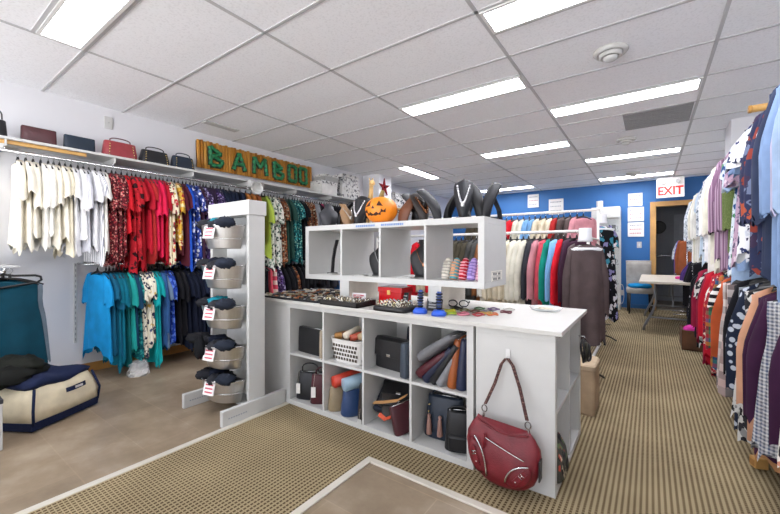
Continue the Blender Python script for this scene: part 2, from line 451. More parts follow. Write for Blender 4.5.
for z, nm in ((.508, 'third shelf from the top'), (.908, 'second lowest shelf'), (1.258, 'second shelf from the top'), (1.588, 'top shelf')):
    cs = [('#e9e6df', 'white'), ('#9a9c98', 'grey'), ('#2f2f33', 'black')]
    for k in range(3):
        c, cn = cs[k]
        x = -.13+.13*k
        t2 = thing('mug', '%s mug inside the glass cabinet on the %s' % (cn, nm if z != .508 else 'lowest shelf'), 'mug', (-.74+x, 8.80+rr.uniform(-.05, .05), z))
        h = rr.uniform(.09, .15)
        G().lathe([(.03, 0), (.038, .01), (.04, h), (.035, h), (.034, .015)], 16).obj('cup', plain(c, .3), t2, smooth=True)
        G().tube([(.038, 0, h*.8), (.062, 0, h*.7), (.062, 0, h*.35), (.038, 0, h*.25)], .005, 6).obj('handle', plain(c, .3), t2, smooth=True)
t = thing('paper_roll', 'white paper roll standing on top of the glass cabinet', 'paper roll', (-.86, 8.80, HH+.02))
G().lathe([(.018, 0), (.062, 0), (.062, .15), (.018, .15)], 20).obj('roll', WHITE, t, smooth=False)
G().lathe([(.017, 0), (.017, .152)], 12).obj('core', plain('#9a7f5c', .8), t)

# ------------------------------------------------------------------ garments
def hanger_mesh():
    g = G()
    g.tube([(-.19, 0, -.128), (-.14, 0, -.105), (-.06, 0, -.08), (0, 0, -.07), (.06, 0, -.08), (.14, 0, -.105), (.19, 0, -.128)], [.006, .008, .009, .01, .009, .008, .006], 6)
    g.tube([(-.185, 0, -.128), (.185, 0, -.128)], .005, 5)
    g.tube([(0, 0, -.078), (0, 0, -.05), (0, 0, -.034)], [.012, .009, .005], 6)
    return g.mesh('hanger', True)
def hook_mesh():
    g = G(); pts = [(0, 0, -.068), (0, 0, -.045)]
    for k in range(9):
        a = R(-60+k*32); pts.append((.016*math.cos(a), 0, -.012+.016*math.sin(a)))
    g.tube(pts, .0022, 5)
    return g.mesh('hook', True)
HANG = hanger_mesh(); HANG.materials.append(BLKPL)
HOOK = hook_mesh(); HOOK.materials.append(CHROME)

STY = {  # body length, shoulder, flare, sleeve length, sleeve width, depth
 'blouse': (.62, .185, 1.20, .25, .058, .034), 'tee_shirt': (.62, .19, 1.08, .20, .058, .03),
 'tunic': (.72, .185, 1.25, .23, .060, .034), 'cardigan': (.70, .20, 1.06, .56, .058, .034),
 'shirt': (.72, .20, 1.05, .56, .055, .03), 'dress': (.98, .18, 1.35, .0, .06, .04),
 'tank_top': (.66, .165, 1.18, 0, 0, .028), 'poncho': (.80, .21, 1.22, 0, 0, .036),
 'long_cardigan': (.92, .20, 1.1, .58, .06, .04), 'jacket': (.66, .21, 1.03, .58, .065, .042)}
def garment(style, label, cat, group, loc, rz, mat, seed, L=None, sl=None, deep=1.0, parent=None, hanger=True, hem='soft'):
    L0, sw, fl, s0, sr, D = STY[style]
    L = L or L0; s0 = s0 if sl is None else sl; D *= deep
    r = random.Random(seed); NN = 28
    if 0 < s0 < .4: s0 *= r.uniform(.75, 1.3)
    p1, p2, p3 = r.uniform(0, 6), r.uniform(0, 6), r.uniform(0, 6)
    k1 = r.choice((5, 6, 7)); fr = r.uniform(26, 40); fl *= r.uniform(.95, 1.06)
    zt = -.072
    def zs(x): return zt-.25*max(0, abs(x)-.03)-.012
    rings = []
    neck = .075
    spec = [(0, neck*.92), (0, neck), (0, .125), (0, sw)]
    for q, (tt, w) in enumerate(spec):
        ring = []
        for j in range(NN):
            a = 2*PI*j/NN; c, s = math.cos(a), math.sin(a); x = w*c
            y = (.012+.014*min(1, (w/sw)))*s*deep
            dip = (.05 if s < 0 else .012)*abs(s)*max(0, 1-w/.15) if q < 3 else 0
            ring.append((x, y, zs(x)-dip+(.006 if q == 0 else 0)-(.02*abs(s) if q == 3 else 0)))
        rings.append(ring)
    M = 10
    for m in range(1, M+1):
        t = m/M; ring = []
        w = sw*(1+.02*math.sin(t*PI)+(fl-1)*t**1.3)*(1-.05*math.exp(-((t-.25)/.12)**2))
        dd = D*(.62+.5*t)
        for j in range(NN):
            a = 2*PI*j/NN; c, s = math.cos(a), math.sin(a)
            fold = 1+.30*t*math.sin(k1*a+p1)+.14*t*math.sin((2*k1+1)*a+p2)
            x = w*c*(1+.03*t*math.sin(3*a+p3))
            y = dd*s*fold+.010*t*math.sin(fr*x+p2)
            zb = zs(min(abs(x), sw))
            z = zb*(1-t)**2+(1-(1-t)**2)*(zt-.03)-L*t
            e = .018*math.sin(k1*a+p3)
            if hem == 'points': e -= .09*abs(c)**3
            e += .02*math.sin(2*a+p1)+.012*math.sin(9*a)
            if hem == 'curved': e += .07*abs(c)**3
            z += e*t**2
            ring.append((x, y, z))
        rings.append(ring)
    g = G().loft(rings, False, False)
    o = g.obj(style, mat, parent, loc, rz, smooth=True)
    if label: tag(o, label, cat, group)
    if s0:
        for sd in (-1, 1):
            rs = []; S = 8; K = 12; ph = r.uniform(0, 6)
            swing = r.uniform(-.010, .014); dro = r.uniform(.0, .03)
            for m in range(S+1):
                t = m/S
                cx = sd*(sw-.045+.05*min(1, t*2.2)+(dro*t if s0 < .4 else .012*t))
                cz = zs(sw)-.005-s0*t+.03*(1-t)
                ry = .022+.008*t if s0 < .4 else .026-.006*t
                rx = sr*(.62+.38*min(1, t*3))*((1+.25*t) if s0 < .4 else (1-.25*t))
                ring = []
                for j in range(K):
                    a = 2*PI*j/K; lx = rx*math.cos(a)
                    f = 1+.22*t*math.sin(3*a+ph)+.10*math.sin(9*t+2*a+ph)
                    ring.append((cx+lx, ry*math.sin(a)*f*min(deep, 1.8)+swing*t, cz-sd*lx*.6*(1-t)-sd*lx*.18*t+.014*t*math.sin(4*a+ph)+.010*t*math.sin(7*a)))
                rs.append(ring)
            G().loft(rs, True, False).obj('sleeve', mat, o, smooth=True)
    if hanger:
        h = link('hanger', HANG, o)
        link('hook', HOOK, h)
    return o

# colour recipes:  key -> (description, material)
def fb(k, cols, s=1.0): return lambda: fabric(k, cols, s)
def so(c): return lambda: solid(c)
FAB = {
 'cream': ('cream', so('#efe9d8')), 'ivory': ('ivory', so('#f4f1e8')), 'white': ('white', so('#f2f2f4')), 'palegrey': ('pale grey', so('#d6d7de')),
 'whitestripe': ('white pinstriped', fb('stripes', ['#efeff0', '#efeff0', '#8a8c98'], 3)), 'ecru': ('ecru', so('#e4dcc4')),
 'maroondot': ('maroon speckled', fb('floral', ['#5a1720', '#2a1014', '#a8343c', '#c98a80'], 2.4)), 'scarlet': ('scarlet', so('#d2202c')),
 'darkred': ('dark red', so('#a01622')), 'redblack': ('red and black print', fb('floral', ['#b51f2a', '#8c1720', '#2b1014', '#c22f38'], .8)),
 'crimson': ('crimson', so('#b81a2e')), 'brick': ('brick red', so('#a82b2a')), 'pinkred': ('raspberry', so('#d01f48')),
 'creamred': ('cream and red floral', fb('floral', ['#e9dfc0', '#b3242e', '#d9a83a', '#e9dfc0', '#6a2a30'], 1.1)), 'burgundy': ('burgundy', so('#56202c')),
 'mustard': ('gold and red print', fb('floral', ['#d2a53c', '#a33030', '#e8d9a8'], 1.2)), 'plum': ('plum', so('#43283a')),
 'cobalt': ('cobalt blue', so('#1f4fb8')), 'bluefloral': ('blue and white floral', fb('floral', ['#2a3f92', '#e4e6f0', '#6f86cc', '#1c2860'], 1.3)),
 'purpleprint': ('dark purple print', fb('floral', ['#33264a', '#1d1730', '#6a4f90', '#a79ac0'], 1.6)), 'aubergine': ('aubergine', so('#372840')),
 'navy': ('navy', so('#1c2439')), 'black': ('black', so('#15151a')), 'charcoal': ('charcoal', so('#32333a')), 'orangetan': ('tan suede', so('#a96a35')),
 'rust': ('rust brown', so('#8a4b2a')), 'lime': ('lime green', so('#a9bf4c')), 'mono': ('pale leaf print', fb('floral', ['#dcdcd2', '#3d4a44', '#7f9a86', '#e6e2d6', '#23282a'], 1.3)),
 'bottle': ('bottle green', so('#26463f')), 'teal': ('teal', so('#0f6468')), 'tealprint': ('teal print', fb('floral', ['#155055', '#0d2c33', '#3f9a98', '#7fb7a8'], 1.6)),
 'rustprint': ('rust patterned', fb('floral', ['#6a3d28', '#2d2320', '#a8643a', '#b9ab90'], 1.7)), 'grey': ('grey', so('#8f9298')), 'silver': ('silver grey', so('#b9bcc0')),
 'magenta': ('magenta', so('#d4156e')), 'mouse': ('taupe', so('#6f665f')), 'blackprint': ('black print', fb('floral', ['#17171b', '#d9d9d9', '#17171b', '#55565c'], 1.5)),
 'bright': ('bright blue', so('#1690cf')), 'petrol': ('petrol blue', so('#125a78')), 'deepteal': ('deep teal', so('#0c6f86')), 'aqua': ('aqua green', so('#1f9a94')),
 'navyteal': ('dark teal blue', so('#18405e')), 'seaprint': ('sea green print', fb('floral', ['#11656e', '#0b3d46', '#37a39a'], 1.6)),
 'creamnavy': ('cream and navy floral', fb('floral', ['#e6dfca', '#2a2f4a', '#c9a54a', '#e6dfca', '#3b4468'], 1.0)), 'animal': ('black and cream print', fb('animal', ['#e3dcc9', '#25263a', '#2a2d44', '#e3dcc9'], .8)),
 'turq': ('turquoise', so('#12a3a6')), 'denim': ('denim blue', so('#2f5688')), 'royalprint': ('royal blue print', fb('floral', ['#1f3fa0', '#122a70', '#5f83d8'], 1.2)),
 'bluegrey': ('blue grey', so('#6a7f98')), 'midnight': ('midnight blue', so('#141a2c')), 'navydot': ('navy dotted', fb('dots', ['#1b2544', '#7f8cb4'], 1.2)),
 'pink': ('coral pink', so('#e05a68')), 'pinkprint': ('pink and cream print', fb('hstripes', ['#d8566a', '#e8d8cc'], .4)),
 # right side
 'lightdenim': ('pale chambray', so('#9fb6d4')), 'chambray': ('chambray blue', so('#7f98bd')), 'lilac': ('pale lilac', so('#b9b4cc')),
 'navywhite': ('navy and white print', fb('animal', ['#e6e7ea', '#20284a', '#2b3560', '#cfd3dc'], .55)), 'orangenavy': ('navy and orange print', fb('floral', ['#2d3350', '#b0553a', '#6d7894', '#3c2f48', '#8a3b30'], .55)),
 'slate': ('slate navy', so('#2f3850')), 'pinkgrey': ('pink and grey print', fb('floral', ['#b89aae', '#5d5068', '#d8c6d0', '#8a7690'], 1.5)), 'heather': ('heather navy', fb('dots', ['#2d3750', '#5d6a88'], 3.)),
 'olive': ('olive green', fb('dots', ['#5f6e3e', '#7b8a54'], 3.)), 'mauvestripe': ('mauve striped', fb('stripes', ['#8f6f86', '#6d526a', '#b49aae'], 2)), 'mauve': ('mauve', so('#7f5e78')),
 'greenprint': ('blue and green print', fb('floral', ['#cfd9e0', '#4a8a5c', '#2c4f86', '#dfe6ea'], 1.0)), 'creamknit': ('cream knit', so('#ddd9c8')), 'offwhite': ('off-white', so('#e6e4dc')), 'greywhite': ('pale grey print', fb('floral', ['#b6bcc2', '#e2e4e6', '#5c6670'], 1.6)),
 'paleblue': ('ice blue', so('#c3d4e2')), 'violet': ('violet', so('#432a66')), 'berry': ('berry', so('#8f1c3a')), 'redfloral': ('red and navy floral', fb('floral', ['#9b2030', '#2a2c48', '#d0604a', '#e0d2c0'], 1.4)),
 'wine': ('wine red', so('#7f1526')), 'whitefloral': ('white and coral floral', fb('floral', ['#e8e4de', '#c96a55', '#8fa0b8', '#e8e4de', '#4a4a58'], .9)), 'multi': ('multicoloured patchwork', fb('plaid', ['#c98a2e', '#2f5d8a', '#a8353a', '#3f7a5a', '#2a2a3a'], .8)),
 'bwstripe': ('black and white striped', fb('hstripes', ['#17171b', '#e4e4e0'], .8)), 'orange': ('burnt orange', so('#b8552e')), 'patch': ('grey and pink patchwork', fb('plaid', ['#8c8684', '#c4a9a4', '#5d5a5e', '#d8cdc6', '#77655f'], .5)),
 'patchdark': ('brown and grey patchwork', fb('plaid', ['#6a5a55', '#3c3638', '#a08a84', '#4a4a52'], .6)), 'bluepatch': ('dark blue patchwork', fb('plaid', ['#2b3547', '#16191f', '#5d7484', '#b9c2c6'], .6)),
 'bwfloral': ('black and white floral', fb('animal', ['#c9c8c4', '#1b1b1f', '#2b2b30', '#8a8a8a'], .5)), 'navystar': ('navy star print', fb('dots', ['#1d2538', '#b9c0cc'], .5)), 'camel': ('camel', so('#b5855c')), 'peach': ('dusty peach', so('#c79678')),
 'darkplum': ('dark plum', so('#371a35')), 'houndstooth': ('grey checked tweed', fb('plaid', ['#a9a9ac', '#5f6068', '#c9c9c8', '#4b5670'], 4)), 'bloom': ('white and blue bloom print', fb('floral', ['#e4e0d8', '#6f9cc0', '#c98a70', '#2b2b30', '#e4e0d8'], .7)),
 'brownc': ('brown', so('#574a48')), 'khaki': ('olive brown', so('#4a4538')), 'darkgrey': ('dark grey', so('#4a4a48')), 'stone': ('stone', so('#c9bba0')), 'dustypink': ('dusty pink', so('#c98a92')), 'rose': ('rose', so('#c24a58')),
 'skyblue': ('sky blue', so('#7fb0de')), 'bred': ('bright red', so('#d81f2e')), 'seafoam': ('emerald', so('#178a78')), 'palebeige': ('pale beige', so('#d8cdb4')), 'browntan': ('chestnut', so('#8a5a38')),
}
NOUN = {'blouse': 'blouse', 'tee_shirt': 'tee shirt', 'tunic': 'tunic', 'cardigan': 'cardigan', 'shirt': 'shirt', 'dress': 'dress', 'tank_top': 'sleeveless top',
        'poncho': 'poncho', 'long_cardigan': 'long cardigan', 'jacket': 'jacket'}
_seed = [100]
def fill_rail(runs, rail, end, group, start, step, yaw, yaw_jit=R(5), lat=0.0, axis='y', zoff=0, Lscale=1.0, deep=1.0, tilt=0.0):
    """runs: list of (fabric key, style, count[, length]); hung one after another from the start of the rail"""
    items = []
    for run in runs:
        k, st, n = run[:3]; L = run[3] if len(run) > 3 else None
        for _ in range(n): items.append((k, st, L, FAB[k][0]+' '+NOUN[st]))
    tot = {}
    for it in items: tot[it[3]] = tot.get(it[3], 0)+1
    seen = {}
    rr = random.Random(len(items)*7+int(abs(start[1])*100)); pos = Vector(start)
    out = []
    for k, st, L, dsc in items:
        seen[dsc] = seen.get(dsc, 0)+1
        if tot[dsc] == 1: lab = '%s on the %s' % (dsc, rail)
        else: lab = '%s %s from the %s of the %s' % (ORD[seen[dsc]], dsc, end, rail)
        _seed[0] += 1
        L = (L or STY[st][0])*Lscale*rr.uniform(.90, 1.06)
        hem = rr.choice(('soft', 'soft', 'points')) if st in ('tunic', 'blouse') else 'soft'
        o = garment(st, lab, 'clothing' if st not in ('dress', 'cardigan', 'jacket', 'blouse', 'poncho') else st, group,
                    (pos.x+rr.uniform(-lat, lat), pos.y, pos.z) if axis == 'y' else (pos.x, pos.y+rr.uniform(-lat, lat), pos.z),
                    yaw+rr.uniform(-yaw_jit, yaw_jit), FAB[k][1](), _seed[0], L, None, deep, hem=hem)
        out.append(o)
        d = step*rr.uniform(.85, 1.15)
        if axis == 'y': pos.y += d
        else: pos.x += d
    return out

def wall_shelf(label, x_wall, x_front, y0, y1, z, rail_x, rail_z, brackets):
    t = thing('wall_shelf', label, 'shelf', (x_wall, y0, z))
    w = x_front-x_wall; l = y1-y0
    G().box(0, w, 0, l, 0, .022).obj('shelf_board', WHITE, t, bevel=.003)
    rx = rail_x-x_wall
    G().tube([(rx, .01, rail_z-z), (rx, l-.01, rail_z-z)], .011, 10).obj('hanging_rail', CHROME, t, smooth=True)
    G().box(w-.05, w-.025, .0, min(l, .55), -.03, -.001).obj('wooden_lip', WOODRAIL, t)
    for b in brackets:
        br = G().box(0, w-.005, b-y0-.006, b-y0+.006, -.05, 0).obj('bracket', WHITE, t, bevel=.002)
        G().tube([(rx, b-y0, -.04), (rx, b-y0, rail_z-z)], .007, 6).obj('rail_hook', CHROME, br, smooth=True)
    return t
def wall_rail(label, x_wall, y0, y1, rail_x, z, arms, wood=False):
    t = thing('clothes_rail', label, 'clothes rail', (x_wall, y0, z))
    rx = rail_x-x_wall
    G().tube([(rx, 0, 0), (rx, y1-y0, 0)], .012, 10).obj('rail', CHROME, t, smooth=True)
    for a in arms:
        G().tube([(0, a-y0, .0), (rx, a-y0, 0)], .010, 8).obj('arm', WOODRAIL if wood else CHROME, t, smooth=True)
    return t
def standard(y, label, x=XL, sgn=1, z0=.3, z1=2.05):
    t = thing('wall_standard', label, 'wall standard', (x, y, z0), 0, 'slotted wall standards')
    G().box(min(0, sgn*.014), max(0, sgn*.014), -.012, .012, 0, z1-z0).obj('strip', WHITE, t)
    q = G()
    for k in range(int((z1-z0)/.05)): q.box(*sorted((sgn*.0135, sgn*.0148)), -.003, .003, .02+.05*k, .045+.05*k)
    q.obj('slots', plain('#8b8b8b', .7), t)
RX = -4.17
wall_shelf('long white wall shelf along the left wall above the clothes', XL, -4.12, .56, 5.34, 2.045, RX, 1.965, (.60, 1.32, 2.05, 2.75, 3.5, 4.2, 4.95))
standard(.585, 'slotted wall standard at the near end of the left shelf')
standard(1.10, 'slotted wall standard beside the bright blue tunic', z1=1.05)
wall_rail('lower left clothes rail behind the teal tops', XL, 1.10, 5.0, RX, 1.045, (1.12, 2.05, 3.0, 3.95, 4.95))

LU = 'upper left rail'
fill_rail([('cream', 'blouse', 3), ('ivory', 'blouse', 2), ('cream', 'blouse', 2), ('ecru', 'blouse', 1), ('white', 'blouse', 2, .66), ('palegrey', 'blouse', 1, .68), ('white', 'tunic', 1, .74), ('whitestripe', 'tunic', 1, .78), ('ivory', 'tunic', 1, .74),
  ('maroondot', 'tunic', 3, .78), ('scarlet', 'blouse', 1, .60), ('redblack', 'tunic', 2, .84), ('darkred', 'tunic', 1, .84), ('crimson', 'blouse', 1, .74), ('brick', 'tunic', 1, .80), ('pinkred', 'blouse', 2, .70), ('crimson', 'tunic', 1, .88),
  ('creamred', 'tunic', 2, .82), ('mustard', 'blouse', 1, .6), ('burgundy', 'tunic', 2, .80), ('cobalt', 'tunic', 1, .82), ('bluefloral', 'tunic', 2, .84), ('plum', 'tunic', 1, .80), ('purpleprint', 'tunic', 2, .82), ('aubergine', 'cardigan', 2, .80),
  ('purpleprint', 'tunic', 2, .86), ('navy', 'blouse', 2, .8)], LU, 'near end', 'tops on the upper left rail', (RX, .675, 1.965), .0405, 0, lat=.012)
fill_rail([('navy', 'jacket', 3, .78), ('orangetan', 'jacket', 2, .62), ('rust', 'jacket', 1, .62)], 'rail behind the white tower', 'near end', 'jackets behind the white tower', (RX, 2.43, 1.965), .075, 0)
fill_rail([('lime', 'blouse', 1, .7), ('mono', 'tunic', 3, .86), ('rustprint', 'tunic', 2, .84), ('bottle', 'tunic', 2, .82), ('tealprint', 'tunic', 3, .86), ('black', 'tunic', 2, .8), ('rustprint', 'shirt', 3, .78), ('grey', 'cardigan', 2, .72), ('black', 'blouse', 2), ('magenta', 'blouse', 2, .72), ('silver', 'cardigan', 2, .7),
  ('black', 'shirt', 6, .72), ('mouse', 'shirt', 3, .72), ('charcoal', 'shirt', 6, .75)], 'rail below the bamboo sign', 'near end', 'clothes below the bamboo sign', (RX, 2.96, 1.965), .050, 0, lat=.01)
LL = 'lower left rail'
o = fill_rail([('bright', 'tunic', 1, .68)], LL, 'near end', 'tops on the lower left rail', (RX+.03, 1.19, 1.045), .05, R(8), 0)
fill_rail([('petrol', 'tunic', 2, .72), ('deepteal', 'tunic', 2, .76), ('teal', 'tunic', 1, .8), ('aqua', 'tunic', 1, .76), ('navyteal', 'blouse', 1, .66), ('seaprint', 'tunic', 1, .74), ('animal', 'tunic', 2, .82), ('creamnavy', 'blouse', 2, .70), ('turq', 'tunic', 2, .86), ('denim', 'shirt', 1, .72), ('bluegrey', 'tunic', 1, .7), ('royalprint', 'tunic', 2, .70)],
  LL, 'near end', 'tops on the lower left rail', (RX+.02, 1.255, 1.045), .030, R(2), lat=.015)
fill_rail([('black', 'blouse', 2, .68), ('midnight', 'tunic', 3, .76), ('navy', 'tunic', 2, .78), ('navydot', 'tunic', 2, .76), ('denim', 'tunic', 2, .78), ('purpleprint', 'tunic', 2, .76)], 'low rail behind the tower', 'near end', 'dark tops on the lower left rail', (RX, 1.82, 1.045), .046, R(6), lat=.01)
fill_rail([('black', 'tank_top', 2, .66), ('pink', 'tank_top', 1, .62), ('pinkprint', 'tank_top', 1, .62), ('purpleprint', 'blouse', 1, .66), ('black', 'blouse', 3, .68), ('rustprint', 'blouse', 1, .7), ('black', 'tunic', 8, .76), ('charcoal', 'tunic', 4, .72), ('denim', 'shirt', 4, .72)],
  'low rail behind the island', 'near end', 'tops behind the island', (RX, 2.88, 1.045), .06, R(4), lat=.01)

# right hand wall
RRX = .665
wall_rail('upper right wooden-armed clothes rail along the right wall', XR, 1.80, 5.32, RRX, 2.02, (1.85, 3.08, 4.2, 5.25), True)
t = thing('wooden_peg', 'round wooden peg end poking out above the upper right clothes', 'peg', (RRX, 3.16, 2.045))
G().tube([(.0, 0, 0), (-.15, 0, 0)], .022, 14).obj('dowel', WOODRAIL, t, smooth=True)
G().lathe([(.024, -.15), (.024, -.165)], 14, axis='x').obj('end_cap', plain('#b8863f', .4), t)
wall_rail('lower right clothes rail along the right wall', XR, 1.80, 5.32, RRX-.04, 1.065, (1.85, 3.08, 4.2, 5.25))
RU = 'upper right rail'
fill_rail([('lightdenim', 'shirt', 2, .88), ('lilac', 'shirt', 1, .8), ('chambray', 'shirt', 2, .86), ('slate', 'shirt', 1, .74), ('navywhite', 'tunic', 2, .62), ('slate', 'long_cardigan', 1, .8), ('orangenavy', 'shirt', 3, .74), ('heather', 'shirt', 1, .78), ('navywhite', 'blouse', 2, .7), ('chambray', 'blouse', 2, .80), ('pinkgrey', 'blouse', 1, .72),
  ('lightdenim', 'blouse', 2, .82), ('greenprint', 'tunic', 2, .84), ('olive', 'cardigan', 2, .74), ('mauvestripe', 'cardigan', 2, .84), ('mauve', 'blouse', 2, .82), ('mauvestripe', 'shirt', 2, .80), ('charcoal', 'shirt', 2, .74), ('creamknit', 'shirt', 3, .80), ('offwhite', 'cardigan', 3, .88), ('white', 'shirt', 3, .78), ('greywhite', 'shirt', 3, .66), ('paleblue', 'blouse', 2, .74)],
  RU, 'near end', 'clothes on the upper right rail', (RRX, 1.98, 2.02), .071, R(-24), R(8), lat=.03, deep=1.5, Lscale=1.12)
fill_rail([('bloom', 'poncho', 2, .62), ('darkplum', 'long_cardigan', 1, .84), ('houndstooth', 'poncho', 2, .76), ('darkplum', 'shirt', 2, .78), ('camel', 'long_cardigan', 1, .78), ('peach', 'shirt', 1, .78), ('bwfloral', 'poncho', 3, .78), ('navystar', 'shirt', 2, .80), ('bluepatch', 'poncho', 2, .70), ('black', 'shirt', 2, .82), ('patch', 'poncho', 3, .74),
  ('patchdark', 'poncho', 2, .72), ('orange', 'shirt', 1, .78), ('bwstripe', 'blouse', 1, .70), ('multi', 'shirt', 3, .74), ('redfloral', 'shirt', 3, .80), ('whitefloral', 'blouse', 2, .66), ('crimson', 'cardigan', 3, .80), ('berry', 'cardigan', 2, .82), ('wine', 'shirt', 2, .80), ('bwfloral', 'blouse', 2, .7), ('berry', 'shirt', 2, .76), ('black', 'tunic', 3, .74)],
  'lower right rail', 'near end', 'clothes on the lower right rail', (RRX-.04, 1.92, 1.065), .071, R(-26), R(8), lat=.025, deep=1.35)
wall_rail('far upper clothes rail beyond the right column', XR, 5.90, 7.30, RRX+.02, 2.02, (5.95, 7.25))
fill_rail([('offwhite', 'shirt', 3, .86), ('creamknit', 'cardigan', 3, .92), ('white', 'shirt', 4, .84), ('greywhite', 'shirt', 4, .7)], 'high rail beyond the column', 'near end', 'pale clothes beyond the right column', (RRX+.02, 5.96, 2.02), .085, 0, lat=.02, deep=1.35)
wall_rail('far lower clothes rail beyond the right column', XR, 5.90, 7.10, RRX-.02, 1.12, (5.95, 7.05))
fill_rail([('black', 'dress', 3, .90), ('blackprint', 'dress', 2, .92), ('black', 'shirt', 4, .82), ('violet', 'blouse', 2, .6)], 'low rail beyond the column', 'near end', 'black clothes beyond the right column', (RRX-.03, 5.97, 1.12), .09, 0, lat=.01, deep=1.3)
# small rack by the door
t = thing('garment_rack', 'small chrome garment rack in front of the doorway', 'clothing rack', (.54, 8.62, 0))
G().tube([(0, -.25, 0), (0, -.25, 1.47), (0, .25, 1.47), (0, .25, 0)], .012, 8).obj('frame', CHROME, t, smooth=True)
for y in (-.25, .25): G().tube([(-.2, y, .03), (.2, y, .03)], .012, 8).obj('foot', CHROME, t, smooth=True)
fill_rail([('rust', 'cardigan', 2, .66), ('cobalt', 'shirt', 2, .70), ('greywhite', 'blouse', 2, .66), ('midnight', 'shirt', 2, .72)], 'rack by the doorway', 'near end', 'clothes on the small rack by the doorway', (.54, 8.41, 1.458), .06, R(-48))

# middle rack
t = thing('clothing_rack', 'white two-tier clothing rack in the middle of the shop', 'clothing rack', (-1.78, 4.55, 0))
WR = plain('#e8e6e0', .35, var=.02)
for y, z, nm in ((-.45, 1.365, 'front_rail'), (.40, 1.655, 'back_rail')):
    G().tube([(-1.35, y, z), (1.30, y, z)], .016, 10).obj(nm, WR, t, smooth=True)
    for x in (-1.35, 1.28): G().tube([(x, y, 0.02), (x, y, z)], .014, 8).obj('post', WR, t, smooth=True)
for x in (-1.35, 1.28):
    G().tube([(x, -.6, .03), (x, .6, .03)], .016, 8).obj('foot', WR, t, smooth=True)
    G().tube([(x, -.45, 1.30), (x, .40, 1.30)], .012, 8).obj('cross_bar', WR, t, smooth=True)
MF = 'front middle rail'
fill_rail([('bred', 'cardigan', 2, .82), ('stone', 'cardigan', 2, .82), ('bred', 'shirt', 1, .85), ('denim', 'cardigan', 2, .82), ('brownc', 'cardigan', 2, .85), ('khaki', 'cardigan', 3, .92), ('darkgrey', 'cardigan', 2, .94), ('browntan', 'cardigan', 1, .9), ('offwhite', 'cardigan', 1, .9), ('palebeige', 'long_cardigan', 4, .9), ('creamknit', 'long_cardigan', 3, .9), ('charcoal', 'cardigan', 1, .86), ('dustypink', 'cardigan', 1, .86), ('rose', 'cardigan', 1, .86),
   ('seafoam', 'cardigan', 1, .86), ('skyblue', 'cardigan', 1, .86), ('bred', 'long_cardigan', 1, .86), ('plum', 'cardigan', 1, .9)], MF, 'left end', 'knitwear on the front rail of the middle rack', (-2.34, 4.10, 1.365), .062, R(62), R(5), axis='x', lat=.015, deep=1.25)
fill_rail([('khaki', 'jacket', 4, .7), ('rustprint', 'jacket', 2, .7), ('offwhite', 'jacket', 2, .7), ('bred', 'jacket', 1, .7), ('creamknit', 'jacket', 2, .7), ('skyblue', 'jacket', 2, .7), ('palebeige', 'jacket', 3, .7), ('brick', 'jacket', 1, .7), ('brownc', 'jacket', 2, .7), ('dustypink', 'jacket', 1, .7)],
   'back middle rail', 'left end', 'jackets on the back rail of the middle rack', (-1.98, 4.95, 1.655), .070, R(62), R(5), axis='x', lat=.01, deep=1.2)
# tags_end_of_garments

# dress forms
def dress_form(label, loc, rz, sh, style, mat, L, sl):
    t = thing('dress_form', label, 'mannequin', loc, rz)
    G().lathe([(.062, 0), (.058, .02), (.052, .06), (.052, .115), (.05, .12)], 20, (0, 0, sh+.015)).obj('neck_block', plain('#e7e7ea', .6), t, smooth=True)
    b = [selring(0, 0, sh-.02-.01*k, .05+.03*k, .045+.012*k) for k in range(4)]
    b += [selring(0, 0, sh-.10, .13, .03), selring(0, 0, sh-.3, .12, .03), selring(0, 0, sh-.6, .12, .03)]
    G().loft(b).obj('torso', plain('#e4e4e6', .6), t, smooth=True)
    G().tube([(0, 0, .02), (0, 0, sh-.5)], .014, 8).obj('pole', CHROME, t, smooth=True)
    for k in range(3):
        a = 2*PI*k/3+.4
        G().tube([(0, 0, .10), (.12*math.cos(a), .12*math.sin(a), .06), (.2*math.cos(a), .2*math.sin(a), .012)], .010, 6).obj('leg', BLKPL, t, smooth=True)
    o = garment(style, None, None, None, (0, 0, sh+.078), 0, mat, 900+int(sh*100), L, sl, 3.1, t, False); o.scale = (.74, .85, 1)
    return o
dress_form('headless dress form in a long brown cardigan beside the middle rack', (-.475, 3.70, 0), R(25), 1.235, 'long_cardigan', solid('#5b4e4e'), .86, .58)
dress_form('headless dress form in black, teal and white floral dress', (-.50, 5.40, 0), R(20), 1.50, 'dress', fabric('floral', ['#15171c', '#3f8fa5', '#15171c', '#d8d8dc', '#8a86b4'], .55), 1.18, .25)
t = thing('garment_rack', 'narrow garment rack of teal prints behind the floral dress form', 'clothing rack', (-.66, 6.3, 0))
G().tube([(0, -.3, 0), (0, -.3, 1.5), (0, .3, 1.5), (0, .3, 0)], .012, 8).obj('frame', CHROME, t, smooth=True)
for y in (-.3, .3): G().tube([(-.16, y, .03), (.16, y, .03)], .012, 8).obj('foot', CHROME, t, smooth=True)
fill_rail([('tealprint', 'dress', 3, .95), ('purpleprint', 'dress', 2, .98), ('blackprint', 'dress', 1, .9)], 'rack behind floral form', 'near end', 'prints behind the floral dress form', (-.66, 6.06, 1.488), .09, 0)

